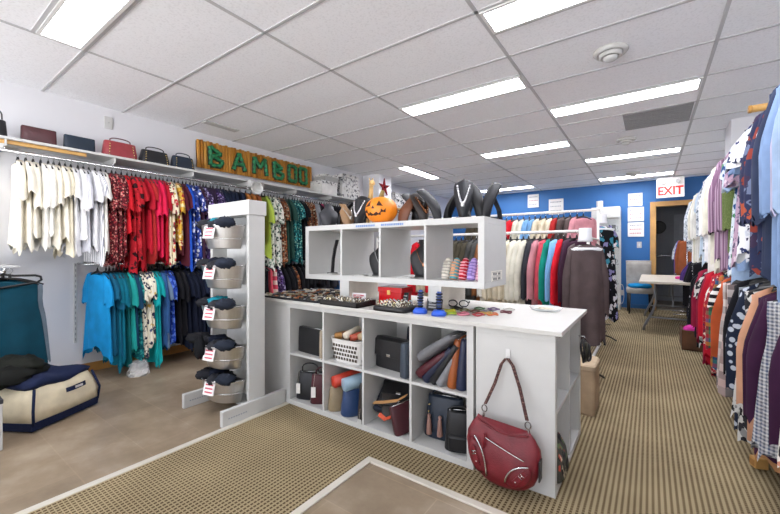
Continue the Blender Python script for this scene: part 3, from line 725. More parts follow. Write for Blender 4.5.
# ------------------------------------------------------------------ island unit
IX0, IX1, IY0, IY1 = -2.27, -.76, 1.83, 2.22
KH = .77
def cubes(t, w, h, d, nx, nz, fr=.038, th=.016, mat=WHITE, back=True):
    """open cube shelf in local coords, front at y=0"""
    q = G(); q.box(0, w, 0, d, 0, fr); q.box(0, w, 0, d, h-fr, h); q.box(0, fr, 0, d, fr, h-fr); q.box(w-fr, w, 0, d, fr, h-fr)
    q.obj('carcass', mat, t, bevel=.0015)
    cw = (w-2*fr-(nx-1)*th)/nx; ch = (h-2*fr-(nz-1)*th)/nz
    for k in range(1, nx):
        x = fr+k*cw+(k-1)*th
        G().box(x, x+th, .002, d, fr, h-fr).obj('divider', mat, t)
    for k in range(1, nz):
        z = fr+k*ch+(k-1)*th
        G().box(fr, w-fr, .003, d-.002, z, z+th).obj('inner_shelf', mat, t)
    if back: G().box(fr, w-fr, d-.012, d-.004, fr, h-fr).obj('back_panel', plain('#dad8d3', .5, var=.02), t)
    return cw, ch
t = thing('cube_shelf', 'white eight-cube shelf under the counter, full of handbags', 'shelf unit', (IX0, IY0, 0))
CW, CH = cubes(t, IX1-IX0, KH, IY1-IY0, 4, 2)
def cell(i, j):   # centre x, floor z of cell column i, row j (0 = bottom)
    return IX0+.038+i*(CW+.016)+CW/2, .038+j*(CH+.016)
# right return unit, open towards +X
t = thing('cube_shelf', 'white four-cube shelf at the right end, open to the aisle', 'shelf unit', (-.36, IY0+.01, 0), R(90))
cubes(t, .76, KH, .39, 2, 2, back=True)
# left return unit
t = thing('cube_shelf', 'plain white shelf end panel behind the bucket tower', 'shelf unit', (-2.28-.39, IY0+.77, 0), R(-90))
cubes(t, .76, KH, .39, 2, 2, back=True)
t = thing('countertop', 'long white countertop of the island, covered in jewellery', 'countertop', (0, 0, KH))
G().box(-2.70, -.325, 1.80, 2.62, 0, .022).obj('worktop', plain('#c6c4be', .4, var=.015), t, bevel=.002)
# upper shelf with two supports
t = thing('raised_cube_shelf', 'white open four-cube display shelf raised above the counter', 'shelf unit', (-2.25, 2.0, .945))
UW, UH = cubes(t, 1.485, .415, .385, 4, 1, back=False)
rr = random.Random(5)
q = G()
for x0, x1 in ((.53, .69), (.755, .93)):
    x = x0
    while x < x1: l = rr.uniform(.008, .016); q.box(x, x+l, -.0012, .0005, .388, .402); x += l+.004
q.obj('blue_lettering', plain('#6f8fc4', .6), t)
lb = G().box(0, .0016, .11, .30, .035, .098).obj('end_label', plain('#e9e6dc', .6), t, (1.485, 0, 0))
q = G()
for z in (.048, .078):
    q.box(.0014, .0024, .125, .285, z-.012, z-.0105); q.box(.0014, .0024, .125, .285, z+.0105, z+.012)
    for k in range(6):
        if k != 3: q.box(.0014, .0024, .14+k*.022, .154+k*.022, z-.007, z+.007)
q.obj('print', plain('#4b4c50', .6), lb)
for x, nm in ((-1.88, 'left'), (-1.13, 'right')):
    t = thing('shelf_support', 'white block under the raised shelf, %s of the two' % nm, 'support', (x, 2.0, KH+.022))
    G().box(0, .09, .01, .36, 0, .945-KH-.022).obj('block', plain('#efe9dc', .4), t, bevel=.002)  # warm light on the sides put into this colour; front stays white
    G().box(.0, .09, .005, .011, 0, .945-KH-.022).obj('front_face', WHITE, t)

CT = KH+.022   # counter top level
# ------------------------------------------------------------------ bucket tower
t = thing('bucket_tower', 'tall white tower stand holding five metal buckets', 'display stand', (-2.56, 1.53, 0))
for x in (-.255, .225): G().box(x, x+.03, 0, .13, .05, 1.44).obj('side_board', WHITE, t, bevel=.002)
G().box(-.275, .265, -.008, .138, 1.42, 1.525).obj('header', WHITE, t, bevel=.003)
G().box(-.225, .225, .118, .128, .06, 1.42).obj('back_panel', plain('#e8e8e6', .4), t)
G().box(-.225, .225, .0, .118, .05, .07).obj('base_shelf', WHITE, t)
for x in (-.27, .245):
    f = G().box(x, x+.035, -.21, .30, .0, .105).obj('foot', WHITE, t, bevel=.004)
    q = G()
    for k in range(8): q.box(x+.035, x+.0356, -.17+k*.018, -.158+k*.018, .045, .053)
    q.obj('maker_marks', plain('#9aa0a8', .6), f)
COLW = ['topmost', 'second', 'third', 'fourth', 'lowest']
for k, z in enumerate((1.18, .895, .61, .325, .085)):
    b = thing('metal_bucket', 'galvanised half-round bucket, %s on the white tower' % (COLW[k] if k in (0, 4) else COLW[k]+' from the top'), 'bucket', (-2.56, 1.53, z), 0, 'metal buckets on the tower')
    rg = []
    for zz, rx, ry in ((0, .165, .12), (.004, .168, .125), (.155, .212, .17), (.165, .214, .172)):
        ring = []
        for j in range(25):
            a = PI+PI*j/24; ring.append((rx*math.cos(a), -.004+ry*math.sin(a), zz))
        for j in range(1, 6): ring.append((rx-2*rx*j/6, -.004, zz))
        rg.append(ring)
    inner = [[(x*.965, -.004+(y+.004)*.96-.002, zz) for x, y, zz in r_] for r_ in (rg[3], rg[2], rg[1])]
    G().loft(rg+inner, True, True).obj('shell', STEEL, b, smooth=False)
    q = G(); ry = .174
    q.tube([(.214*math.cos(PI+PI*j/24), -.004+.172*math.sin(PI+PI*j/24), .163) for j in range(25)], .005, 6)
    q.obj('rim', CHROME, b, smooth=True)
    q = G(); q.tube([(.186*math.cos(PI+PI*j/24), -.004+.146*math.sin(PI+PI*j/24), .07) for j in range(25)], .0035, 6)
    q.obj('bead', CHROME, b, smooth=True)
    a = R(283); M = Matrix.Translation((.2*math.cos(a), -.010+.165*math.sin(a), .12)) @ Matrix.Rotation(a+R(90), 4, 'Z') @ Matrix.Rotation(R(-14), 4, 'X')
    c = G().box(-.05, .05, -.004, -.001, -.05, .05, M).obj('price_card', plain('#f3eeee', .5), b)
    q = G()
    for r_ in range(3): q.box(-.035, .035, -.0046, -.004, .02-.025*r_-.005, .02-.025*r_+.005, M)
    q.obj('print', plain('#cf5a68', .6), c)
def lump(name, label, cat, loc, rx, ry, rz, rot, mat, seed, group=None, flop=0):
    """crumpled soft thing"""
    r = random.Random(seed); g = G(); p = [r.uniform(0, 6) for _ in range(6)]
    rings = []; n, m = 20, 12
    for i_ in range(1, m):
        t_ = PI*i_/m; ring = []
        for j in range(n):
            a = 2*PI*j/n
            f = 1+.07*math.sin(3*a+p[0]+2*t_)+.09*math.sin(5*a+5*t_+p[1])+.08*math.sin(9*t_+3*a+p[2])+.05*math.sin(8*a-6*t_+p[3])
            x, y, z = rx*math.sin(t_)*math.cos(a)*f, ry*math.sin(t_)*math.sin(a)*f, rz*(1-math.cos(t_)*f)
            z -= flop*(abs(y)/ry)**2*rz if flop else 0
            ring.append((x, y, z))
        rings.append(ring)
    o = g.loft(rings).obj(name, mat, None, loc, rot, smooth=True)
    return tag(o, label, cat, group)
dk = [('black', '#15161a'), ('charcoal', '#2c2d33'), ('navy', '#1a2338'), ('dark grey', '#3b3c42')]
k9 = 0
for k, z in enumerate((1.18, .895, .61, .325, .085)):
    cols = [('black', '#101114'), ('charcoal', '#24252a'), ('navy', '#141b2c'), ('dark grey', '#303136'), ('jet black', '#0c0c0f'), ('slate', '#262c38')]
    if k in (0, 2): cols[2] = ('turquoise', '#1f8ea0')
    for n_, (cn, c) in enumerate(cols):
        k9 += 1
        x = -.15+.06*n_
        lump('sock', '%s rolled sock heaped in the %s metal bucket%s' % (cn, COLW[k], ' from the top' if k not in (0, 4) else ''), 'sock',
             (-2.56+x, 1.53-.06-.055*(n_ % 2), z+.125+.01*(n_ % 3)), .072, .05, .038, R(40*n_), solid(c), 300+k9, 'socks in the metal buckets')
lump('scarf', 'black scarf flopping out over the left of the fourth bucket', 'scarf', (-2.76, 1.42, .47), .11, .07, .04, R(20), solid('#16171b'), 77)
lump('scarf', 'black scarf end hanging over the front of the fourth bucket', 'scarf', (-2.60, 1.335, .40), .05, .03, .08, 0, solid('#121317'), 78)

# ------------------------------------------------------------------ bags
LEA = {}
def leather(c, rough=.42): return plain(c, rough, var=.10, scale=20, bump=.25)
def bag(name, label, cat, loc, rz, w, d, h, col, handle=0, flap=False, e=4.0, taper=.88, top=.55, lean=0, tagc=None, studs=False, clasp=True, hcol=None, group=None, pitch=0, tassel=False):
    t = thing(name, label, cat, loc, rz, group); t.rotation_euler = (pitch, lean, rz)
    m = leather(col); hm = leather(hcol) if hcol else m
    rg = []
    for q, s_, dd in ((0, .93, .90), (.015, .985, .97), (.04, 1, 1), (.35, 1-(1-taper)*.3, 1), (.7, 1-(1-taper)*.7, 1-(1-top)*.55), (.95, taper, top), (1, taper*.97, top*.85)):
        rg.append(selring(0, 0, h*q, w/2*s_, d/2*dd, e, 28))
    G().loft(rg).obj('body', m, t, smooth=True)
    if flap:
        y = -d/2
        pts = [(0, d/2*top*.5, h*.985), (0, -d/2*top*.7, h*1.012), (0, -d/2*top-.008, h*.93), (0, y*.93-.006, h*.62), (0, y-.006, h*.42)]
        G().strap(pts, w*taper*.97, .007, (1, 0, 0)).obj('flap', m, t, bevel=.002)
        if clasp: G().box(-.016, .016, y-.016, y-.006, h*.43, h*.52).obj('clasp', CHROME, t, bevel=.002)
    else:
        G().tube([(-w*taper*.42, 0, h*1.002), (w*taper*.42, 0, h*1.002)], .0035, 6).obj('zip', CHROME, t, smooth=True)
    if handle:
        q = [(w*.30*math.cos(PI*k/10), -d*.08, h*.97+handle*math.sin(PI*k/10)**.45) for k in range(11)]
        G().tube(q, .0055, 6).obj('handle', hm, t, smooth=True)
        for sx in (-1, 1): G().tube([(sx*w*.30+.012*math.cos(a), -d*.08-.004, h*.95+.012*math.sin(a)) for a in [2*PI*k/10 for k in range(10)]], .0025, 5, True).obj('ring', CHROME, t, smooth=True)
    if studs:
        for sx in (-.36, .36):
            for k in range(5): G().sphere((0, 0, 0), .007, n=8, m=5).obj('stud', plain('#d9c38a', .25, .9), t, (w*sx*(1-.12*k/5), -d/2*(1 if k < 3 else .9-.12*(k-3)), h*(.15+.16*k)), smooth=True)
    if tagc:
        tg = G().box(-.016, .016, -.0015, .0015, -.075, 0).obj('price_tag', plain(tagc, .6), t, (-w*.36, -d/2-.006, h*.62))
        G().tube([(0, 0, 0), (.01, .006, .10)], .001, 4).obj('string', plain('#cfc8b8', .8), tg)
    if tassel:
        for sx in (-.3, -.05):
            q = G(); q.lathe([(.006, 0), (.012, -.02), (.018, -.10), (.016, -.105)], 8); q.sphere((0, 0, .004), .011, n=8, m=6)
            q.obj('tassel', leather('#9a7468'), t, (w*sx, -d/2-.014, h*.55), smooth=True)
    return t
SZ = 2.045+.022    # shelf top
bag('clutch_bag', 'flat burgundy folio clutch on the left wall shelf', 'handbag', (-4.28, .82, SZ), R(90), .225, .06, .15, '#4c1f24', e=8, taper=.99, top=.7, clasp=False)
bag('clutch_bag', 'flat navy folio clutch on the shelf beside the burgundy one', 'handbag', (-4.28, 1.095, SZ), R(90), .225, .06, .145, '#17293a', e=8, taper=.99, top=.7)
bag('handbag', 'red studded snakeskin handbag on the left wall shelf', 'handbag', (-4.27, 1.405, SZ), R(90), .29, .12, .165, '#9a3a40', handle=.042, studs=True, taper=.9, top=.6, hcol='#5a2228')
bag('handbag', 'black studded handbag on the left wall shelf', 'handbag', (-4.27, 1.715, SZ), R(90), .29, .12, .15, '#1b1c22', handle=.042, studs=True, taper=.84, top=.55)
bag('handbag', 'navy studded handbag on the shelf next to the bamboo sign', 'handbag', (-4.27, 2.0, SZ), R(90), .25, .11, .15, '#1e2b3c', handle=.042, studs=True, taper=.86, top=.55)
bag('handbag', 'dark rounded handbag cut by the left edge of the picture', 'handbag', (-4.27, .55, SZ), R(90), .16, .12, .15, '#17181d', handle=.09, e=2.6)

# bamboo sign
t = thing('bamboo_sign', 'bamboo cane sign spelling BAMBOO in green letters above the shelf', 'sign', (XL+.05, 2.22, SZ+.06)); t.rotation_euler = (0, R(-3), 0)
q = G(); n_ = 46; wp = 1.81/n_
for k in range(n_):
    z1 = .372+.008*math.sin(k*2.3)
    q.tube([(.0, wp*(k+.5), .040), (.0, wp*(k+.5), z1*.5), (0, wp*(k+.5), z1)], wp*.485, 8)
def mat_bamboo():
    m, nt, b = base_mat('bamboo_cane')
    tc = N(nt, 'ShaderNodeTexCoord'); sp = N(nt, 'ShaderNodeSeparateXYZ'); nt.links.new(tc.outputs['Object'], sp.inputs[0])
    cell_ = mth(nt, 'FLOOR', mth(nt, 'MULTIPLY', sp.outputs[1], 1/wp)); wn = N(nt, 'ShaderNodeTexWhiteNoise', noise_dimensions='1D')
    nt.links.new(cell_, wn.inputs['W'])
    nt.links.new(ramp(nt, wn.outputs['Value'], [(0, hexc('#a86a20')), (.5, hexc('#c98a34')), (1, hexc('#dca24a'))]), b.inputs['Base Color'])
    b.inputs['Roughness'].default_value = .45
    return m
q.obj('cane_panel', mat_bamboo(), t, smooth=True)
G().box(-.022, -.010, 0, 1.81, .045, .36).obj('dark_gap_sheet', plain('#5a3818', .7), t)  # added dark sheet, stands in for the shade between the canes
LET = {'B': [[(0, 0), (0, 1)], [(0, 1), (.8, .68), (.15, .5)], [(.1, .5), (.9, .3), (.75, .02), (0, 0)]],
       'A': [[(0, 0), (.42, 1), (.85, 0)], [(.15, .36), (.72, .36)]],
       'M': [[(0, 0), (.05, 1), (.45, .4), (.85, 1), (.95, 0)]],
       'O': [[(0, 0), (0, 1), (.8, 1), (.8, 0), (0, 0)]]}
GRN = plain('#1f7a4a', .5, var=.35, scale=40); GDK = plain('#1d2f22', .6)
for ch, y0, w in zip('BAMBOO', (.20, .50, .80, 1.13, 1.39, 1.60), (.17, .20, .21, .17, .16, .15)):
    q = G(); q2 = G()
    for st in LET[ch]:
        pts = [Vector((.030, y0-.05+a*w, .088+b_*.225)) for a, b_ in st]
        for p0, p1 in zip(pts, pts[1:]):
            n2 = max(2, int((p1-p0).length/.02)); seg = [p0.lerp(p1, k/n2) for k in range(n2+1)]
            q.tube(seg, [.024+.005*math.sin(k*1.9) for k in range(n2+1)], 7)
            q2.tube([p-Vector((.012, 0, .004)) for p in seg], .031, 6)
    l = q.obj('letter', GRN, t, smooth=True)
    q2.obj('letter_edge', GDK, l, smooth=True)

# clamp lamp
t = thing('clamp_lamp', 'white clamp lamp fixed under the shelf below the bamboo sign', 'lamp', (-4.06, 2.72, 2.02))
G().box(-.03, .03, -.025, .025, -.05, .03).obj('clamp', WHITE, t, bevel=.004)
G().tube([(0, 0, -.03), (.12, .05, -.05), (.22, -.02, -.06)], .010, 8).obj('arm', WHITE, t, smooth=True)
me = G().lathe([(.03, 0), (.045, .03), (.06, .12), (.075, .15), (.07, .15), (.04, .03)], 20, cap0=True).mesh('lamp_shade', True); me.materials.append(WHITE)
o = link('lamp_shade', me, t, (.22, .0, -.05)); o.rotation_euler = (R(115), R(15), R(40))

# boxes on shelf
def carton(name, label, loc, rz, w, d, h, m, lid=None, cat='storage box'):
    t = thing(name, label, cat, loc, rz)
    G().box(-w/2, w/2, -d/2, d/2, 0, h).obj('box_body', m, t, bevel=.002)
    G().box(-w/2-.004, w/2+.004, -d/2-.004, d/2+.004, h*.74, h+.003).obj('lid', lid or m, t, bevel=.002)
    return t
WM = fabric('floral', ['#dedddb', '#8a8a8c', '#c9c7c4', '#54555a'], 1.1); WC = plain('#dcdad6', .5, var=.1); PR = fabric('animal', ['#d8d6d2', '#3a3b40', '#76777b', '#c9c6c0'], .6)
carton('storage_box', 'white patterned storage box at the near end of the shelf boxes', (-4.27, 4.16, SZ), 0, .30, .34, .20, WC, WM)
carton('storage_box', 'small grey box stacked on the white patterned storage box', (-4.28, 4.24, SZ+.205), 0, .26, .30, .11, plain('#a3a2a0', .6), WM)
carton('storage_box', 'grey leaf-print storage box below the black-print one', (-4.27, 4.68, SZ), 0, .30, .44, .21, PR, WM)
carton('storage_box', 'black and white print storage box stacked next to the column', (-4.27, 4.68, SZ+.215), 0, .28, .38, .17, WM, PR)
wall_shelf('white wall shelf continuing beyond the left column', XL, -4.12, 5.78, 7.6, 2.045, RX, 1.965, (5.85, 6.7, 7.5))
carton('storage_box', 'patterned grey storage box beyond the left column', (-4.27, 6.25, SZ), 0, .30, .5, .27, PR, WM)
carton('storage_box', 'pale storage box furthest along the left shelf', (-4.27, 6.85, SZ), 0, .30, .5, .24, WC, PR)
# giraffe figurine on shelf
t = thing('giraffe_figurine', 'tan giraffe figurine on the raised shelf left of the pumpkin', 'figurine', (-4.02, 5.05, 1.98))
t.location = (-1.87, 2.33, .945+.415); t.rotation_euler = (0, 0, R(55)); t.scale = (.9, .9, .9)
TAN = plain('#c9a468', .5, var=.2, scale=30)
g = G(); bd = [selring(-.0, 0, z, a, b_, 2, 14) for z, a, b_ in ((.14, .02, .03), (.16, .04, .07), (.20, .045, .08), (.23, .03, .05))]
g.loft(bd); g.tube([(0, -.05, .2), (0, -.08, .28), (0, -.10, .37)], [.03, .02, .017], 10); g.tube([(0, -.085, .375), (0, -.12, .38), (0, -.155, .36)], [.02, .024, .014], 10)
g.obj('giraffe_body', TAN, t, smooth=True)
for sx in (-.025, .025):
    for sy in (-.05, .05): G().tube([(sx, sy, .17), (sx, sy, 0)], [.014, .009], 8).obj('leg', TAN, t, smooth=True)
    G().tube([(sx*.5, -.09, .39), (sx*.6, -.088, .425)], [.004, .006], 6).obj('horn', TAN, t, smooth=True)
t = thing('red_star', 'dark red star ornament hung on the white left column', 'ornament', (-4.045, 5.5, 2.36))
pts = []
for k in range(10):
    a = PI/2+k*PI/5; r_ = (.17 if k % 2 == 0 else .055); pts.append((r_*math.cos(a), r_*math.sin(a)))
G().prism(pts, lambda a, b_, k: (k, a, b_), .02).obj('star', solid('#7a1a20'), t)
G().sphere((.02, 0, 0), .025, n=10, m=6).obj('star_centre', solid('#5c1218'), t, smooth=True)

# ------------------------------------------------------------------ raised shelf contents
def bust(name, label, loc, rz, h, w, col='#17171b', lean=.18, neck=True, necklace=None, chest=.55, solid_base=False, twist=0):
    t = thing(name, label, 'necklace stand', loc, rz)
    N_, S_ = 12, 12; fr_, bk = [], []
    for i_ in range(S_+1):
        v = i_/S_
        if neck: hw = w*(.62+.38*math.sin(min(1, v/.55)*PI/2)) if v < .55 else w*(.36+.64*math.cos(min(1, (v-.55)/.25)*PI/2)**1.0) if v < .8 else w*(.36+.10*(v-.8)/.2)
        else: hw = w*(.35+.65*math.sin(min(1, v)*PI*.62))*(1 if v < .85 else math.sqrt(max(.05, 1-((v-.85)/.155)**2)))
        ring = []
        for j in range(N_+1):
            u = j/N_*2-1
            y = -.06*(1-v)+lean*h*v*v*.6+.035*u*u*(1 if v < .8 else 1.0)-.02*math.sin(v*PI)+twist*u*v
            ring.append(Vector((hw*u, y, h*v)))
        fr_.append(ring)
    off = Vector((0, .010, 0)); rings = [r_+[p+off for p in reversed(r_)] for r_ in fr_]
    G().loft(rings).obj('display_face', plain(col, .55, bump=.2), t, smooth=True)
    G().strap([(0, .02+lean*h*.3, h*.6), (0, .09+lean*h*.2, h*.25), (0, .10+lean*h*.2, .003)], w*.7, .006, (1, 0, 0)).obj('easel_leg', plain(col, .55), t)
    G().box(-w*.62, w*.62, -.075, .06, 0, .008).obj('base', plain(col, .5), t)
    if necklace:
        pts = []
        for k in range(25):
            s_ = k/24*2-1; v = .80-.46*(1-s_*s_); yy = -.06*(1-v)+lean*h*v*v*.6-.02*math.sin(v*PI)+.035*(s_*.6)**2
            pts.append((w*.62*s_*(1-.25*(1-abs(s_))), yy-.008, h*v))
        nc = G(); nc.tube(pts, .0028, 6)
        if necklace[1] == 'beads':
            for p in pts: nc.sphere(p, .0075, n=8, m=5)
        nk = nc.obj('necklace', plain(necklace[0], .25, .6), t, smooth=True)
        G().sphere((0, pts[12][1]-.006, h*.33), .012, .006, .018, 10, 6).obj('pendant', plain(necklace[0], .25, .7), nk, smooth=True)
    return t
TZ = .945+.415
bust('necklace_bust', 'grey necklace stand at the left end of the raised shelf', (-2.16, 2.17, TZ), R(50), .20, .075, '#2e2f34', .5)
bust('necklace_bust', 'black necklace stand second from the left on the raised shelf', (-2.03, 2.22, TZ), R(-70), .20, .07, '#141417', .35)
bust('necklace_bust', 'tan wood and black stand behind the left of the pumpkin', (-1.95, 2.16, TZ), R(70), .18, .06, '#8a6a48', .35, necklace=('#c9c4ba', 'chain'))
bust('necklace_bust', 'black stand with silver scarf necklace beside the pumpkin', (-1.84, 2.19, TZ), R(12), .235, .07, '#15161a', .1, necklace=('#c9c9cc', 'beads'), neck=False)
bust('necklace_bust', 'brown leather necklace stand just right of the pumpkin', (-1.42, 2.20, TZ), R(-30), .19, .08, '#6a3f28', .3)
bust('necklace_bust', 'grey curved necklace stand right of the pumpkin', (-1.38, 2.28, TZ), R(80), .23, .07, '#1d1e22', .55, neck=False)
bust('necklace_bust', 'black and brown necklace stand in the middle of the row', (-1.29, 2.20, TZ), R(60), .215, .065, '#221a16', .4, neck=False, necklace=('#7a4a28', 'beads'))
bust('necklace_bust', 'charcoal leaf-shaped stand leaning right on the raised shelf', (-1.17, 2.16, TZ), R(75), .23, .06, '#191a1e', .75, neck=False)
bust('necklace_bust', 'glossy black low stand third from the right end', (-1.06, 2.20, TZ), R(-80), .215, .07, '#101013', .5, neck=False)
bust('necklace_bust', 'tall charcoal oval stand draped with silver necklace', (-.95, 2.13, TZ), R(20), .262, .062, '#1e1f24', .25, neck=False, necklace=('#d0d0d2', 'beads'))
bust('necklace_bust', 'tall black narrow stand beside the silver-draped oval one', (-.885, 2.20, TZ), R(55), .235, .05, '#0f0f12', .35, neck=False)
bust('necklace_bust', 'black stand at the right end of the raised shelf', (-.80, 2.17, TZ), R(-15), .225, .045, '#1b1b1f', .35, neck=False)
# pumpkin
PX, PY, PR_ = -1.588, 2.13, .107
t = thing('pumpkin', 'orange carved-face pumpkin on top of the raised shelf', 'pumpkin', (PX, PY, TZ))
def psurf(a, b_, off=0):      # a azimuth (0 = facing -Y), b elevation
    f = 1-.035*abs(math.sin(5*a))**2*math.cos(b_)
    r_ = (PR_+off)*f
    return Vector((r_*1.12*math.cos(b_)*math.sin(a), -r_*1.12*math.cos(b_)*math.cos(a), .098+(.100+off)*math.sin(b_)*(1-.10*math.exp(-((abs(b_)-PI/2)/.3)**2))))
rg = [[psurf(2*PI*j/60, -PI/2+PI*i_/24) for j in range(60)] for i_ in range(1, 24)]
G().loft(rg).obj('pumpkin_shell', plain('#ef8a1c', .45, var=.12, scale=10), t, smooth=True)
FC = plain('#3a1405', .6)
def facepart(poly, name):
    c = Vector((sum(p[0] for p in poly)/len(poly), sum(p[1] for p in poly)/len(poly)))
    n = len(poly); vs = []; fs = []
    K = 6
    for i_ in range(n):
        p0, p1 = Vector(poly[i_]), Vector(poly[(i_+1) % n])
        for k in range(K): vs.append(psurf(*(p0.lerp(p1, k/K)), .0022))
    vs2 = [psurf(*(Vector(poly[i_]).lerp(Vector(poly[(i_+1) % n]), k/K)), -.004) for i_ in range(n) for k in range(K)]
    g = G(); nn = n*K
    g.add(vs+vs2+[psurf(c[0], c[1], .0022)], [(i_, (i_+1) % nn, 2*nn) for i_ in range(nn)]+[(i_, nn+i_, nn+(i_+1) % nn, (i_+1) % nn) for i_ in range(nn)])
    g.obj(name, FC, t)
fa = .10
facepart([(fa-.62, .18), (fa-.22, .22), (fa-.36, .62)], 'eye')
facepart([(fa+.22, .22), (fa+.62, .18), (fa+.36, .62)], 'eye')
facepart([(fa-.10, .02), (fa+.10, .02), (fa, .24)], 'nose')
for a0, a1, b0, b1, u_ in ((-.8, -.5, .02, -.26, 0), (-.5, -.2, -.18, -.46, 1), (-.2, .2, -.22, -.5, 0), (.2, .5, -.18, -.46, 1), (.5, .8, .02, -.26, 0)):
    facepart([(fa+a0, b0 if a0 < 0 else b0-.02), (fa+(a0+a1)/2, (b0-.16)), (fa+a1, b0), (fa+a1*.98, b1), (fa+(a0+a1)/2, b1+.04), (fa+a0*.98, b1)], 'mouth_segment')
G().tube([(0, 0, .19), (.004, 0, .215), (.016, 0, .24)], [.022, .016, .014], 8).obj('stem', plain('#8a7a48', .7), t, smooth=True)

def ucell(i_): return -2.25+.038+i_*(UW+.016)+UW/2
UZ = .945+.038
# cell 1
t = thing('earring_stand', 'tall thin curved black stand in the first raised cube', 'jewellery stand', (-2.09, 2.14, UZ))
G().strap([(0, 0, 0), (.012, 0, .12), (.03, 0, .2), (.055, 0, .27)], .03, .012, (0, 1, 0)).obj('blade', BLACK, t, bevel=.002)
G().box(-.03, .03, -.03, .03, 0, .008).obj('base', BLACK, t)
bust('necklace_bust', 'black bust with white pearl strands in first raised cube', (-1.94, 2.2, UZ), R(20), .24, .085, '#1a1a1d', .15, necklace=('#efe6d8', 'beads'))
bust('necklace_bust', 'black velvet bust with silver chain in second raised cube', (-1.63, 2.2, UZ), R(25), .25, .10, '#141518', .15, necklace=('#c4c6c8', 'chain'))
bust('necklace_bust', 'dark bust with bronze pendant in third raised cube', (-1.28, 2.22, UZ), R(25), .26, .10, '#232326', .12, necklace=('#b07a5a', 'chain'))
for i_, (x, c1, c2, nm) in enumerate(((-1.065, '#e6e0d4', '#b9b4a8', 'cream'), (-1.005, '#5fa0a8', '#d9a27a', 'teal striped'), (-.945, '#b81f30', '#e6a0a8', 'red striped'), (-.89, '#b9a2dc', '#8a74b8', 'lilac'), (-.835, '#e4b4c4', '#c98aa0', 'pink'))):
    t = thing('slipper_sock', '%s rolled slipper sock in the right-hand raised cube' % nm, 'slipper', (x, 2.10, UZ), R(-12), 'slipper socks in the raised cube'); t.rotation_euler = (R(-18), 0, R(-12))
    rg = [selring(0, 0, z, a, b_, 2.2, 16) for z, a, b_ in ((0, .018, .016), (.01, .026, .022), (.06, .027, .025), (.11, .023, .022), (.135, .016, .016), (.142, .006, .006))]
    G().loft(rg).obj('sock_body', fabric('hstripes', [c1, c1, c2], 2.2), t, smooth=True)
    q = G()
    for k in range(5): q.box(-.016, .016, -.030, -.024, .03+.018*k, .038+.018*k)
    q.obj('grip_bars', plain(c2, .7), t)
for i_, x in enumerate((-2.02, -1.72, -1.34)):
    t = thing('jewellery_card', 'small white jewellery card lying in raised cube %s' % ('one beside the pearl bust', 'two beside the chain bust', 'three beside the bronze pendant')[i_], 'card', (x, 2.06, UZ), R(10*i_-8))
    G().box(-.045, .045, -.03, .03, 0, .006).obj('card', WHITE, t)
    q = G(); q.tube([(.02*math.cos(a), .014*math.sin(a), .008) for a in [2*PI*k/16 for k in range(16)]], .002, 5, True); q.obj('chain', plain('#b9b7b0', .3, .8), t, smooth=True)

# ------------------------------------------------------------------ counter jewellery
t = thing('jewellery_mat', 'dark jewellery mat at the left end of the counter', 'mat', (-2.22, 2.15, CT))
G().prism([(-.44, -.33), (.30, -.33), (.30, .33), (-.44, .33)], lambda a, b_, k: (a, b_, k), .010).obj('mat_base', plain('#26262a', .8), t)
q = G()
for yy in (-.33, .0, .33): q.box(-.44, .30, yy-.008, yy+.008, .010, .016)
q.obj('tray_edges', BLACK, t)
JM = [plain('#b8a98a', .3, .6), plain('#8d8f94', .25, .8), plain('#cfc8bb', .4, .2), plain('#4a4640', .4, .4), plain('#a0643c', .4, .3)]
def jew_mesh(k):
    g = G()
    if k == 0:
        g.tube([(.017*math.cos(a), .012*math.sin(a), .005) for a in [2*PI*i_/12 for i_ in range(12)]], .0045, 6, True)
    elif k == 1:
        for i_ in range(5): g.sphere((.012*math.cos(1.26*i_), .012*math.sin(1.26*i_), .006), .007, n=7, m=5)
    elif k == 2: g.lathe([(.004, 0), (.015, .001), (.013, .006), (.006, .010)], 12)
    else:
        g.tube([(-.022, 0, .004), (-.008, .008, .006), (.008, -.006, .006), (.022, .004, .004)], [.003, .006, .006, .003], 6)
    return g.mesh('brooch', True)
rr = random.Random(9); n_ = 0
jm = [(jew_mesh(k % 4), JM[k % 5]) for k in range(20)]
for me, m in jm: me.materials.append(m)
for a in range(17):
    for b_ in range(8):
        x = -2.63+a*.0415; y = 1.855+b_*.078
        if y > 2.02 and -1.9 < x < -1.78: continue
        me, m = rr.choice(jm); n_ += 1
        if n_ > 130: break
        o = link('brooch', me, None, (x+rr.uniform(-.008, .008), y+rr.uniform(-.012, .012), CT+.0105), rr.uniform(0, 6))
        tag(o, 'small metal brooch laid in rows on the dark jewellery mat', 'brooch', 'brooches on the dark mat')
t = thing('ring_tray', 'black tray of rings in front of the left shelf support', 'tray', (-1.71, 1.90, CT))
q = G(); q.box(-.17, .17, -.10, .10, 0, .008); q.box(-.17, .17, -.10, -.094, 0, .035); q.box(-.17, .17, .094, .10, 0, .035); q.box(-.17, -.164, -.1, .1, 0, .035); q.box(.164, .17, -.1, .1, 0, .035)
q.obj('tray_body', plain('#1d1a18', .4), t)
G().box(-.163, .163, -.093, .093, .008, .022).obj('tray_liner', plain('#37332e', .9), t)
RM = [plain('#d8cfa8', .25, .9), plain('#c9c9cc', .2, .9), plain('#e8e2d4', .4), plain('#6a5a48', .4, .5)]
def ring_mesh(m):
    g = G(); g.tube([(.009*math.cos(a), 0, .010+.009*math.sin(a)) for a in [2*PI*i_/12 for i_ in range(12)]], .002, 5, True); g.sphere((0, 0, .021), .006, n=8, m=5)
    me = g.mesh('ring', True); me.materials.append(m); return me
rms = [ring_mesh(m) for m in RM]
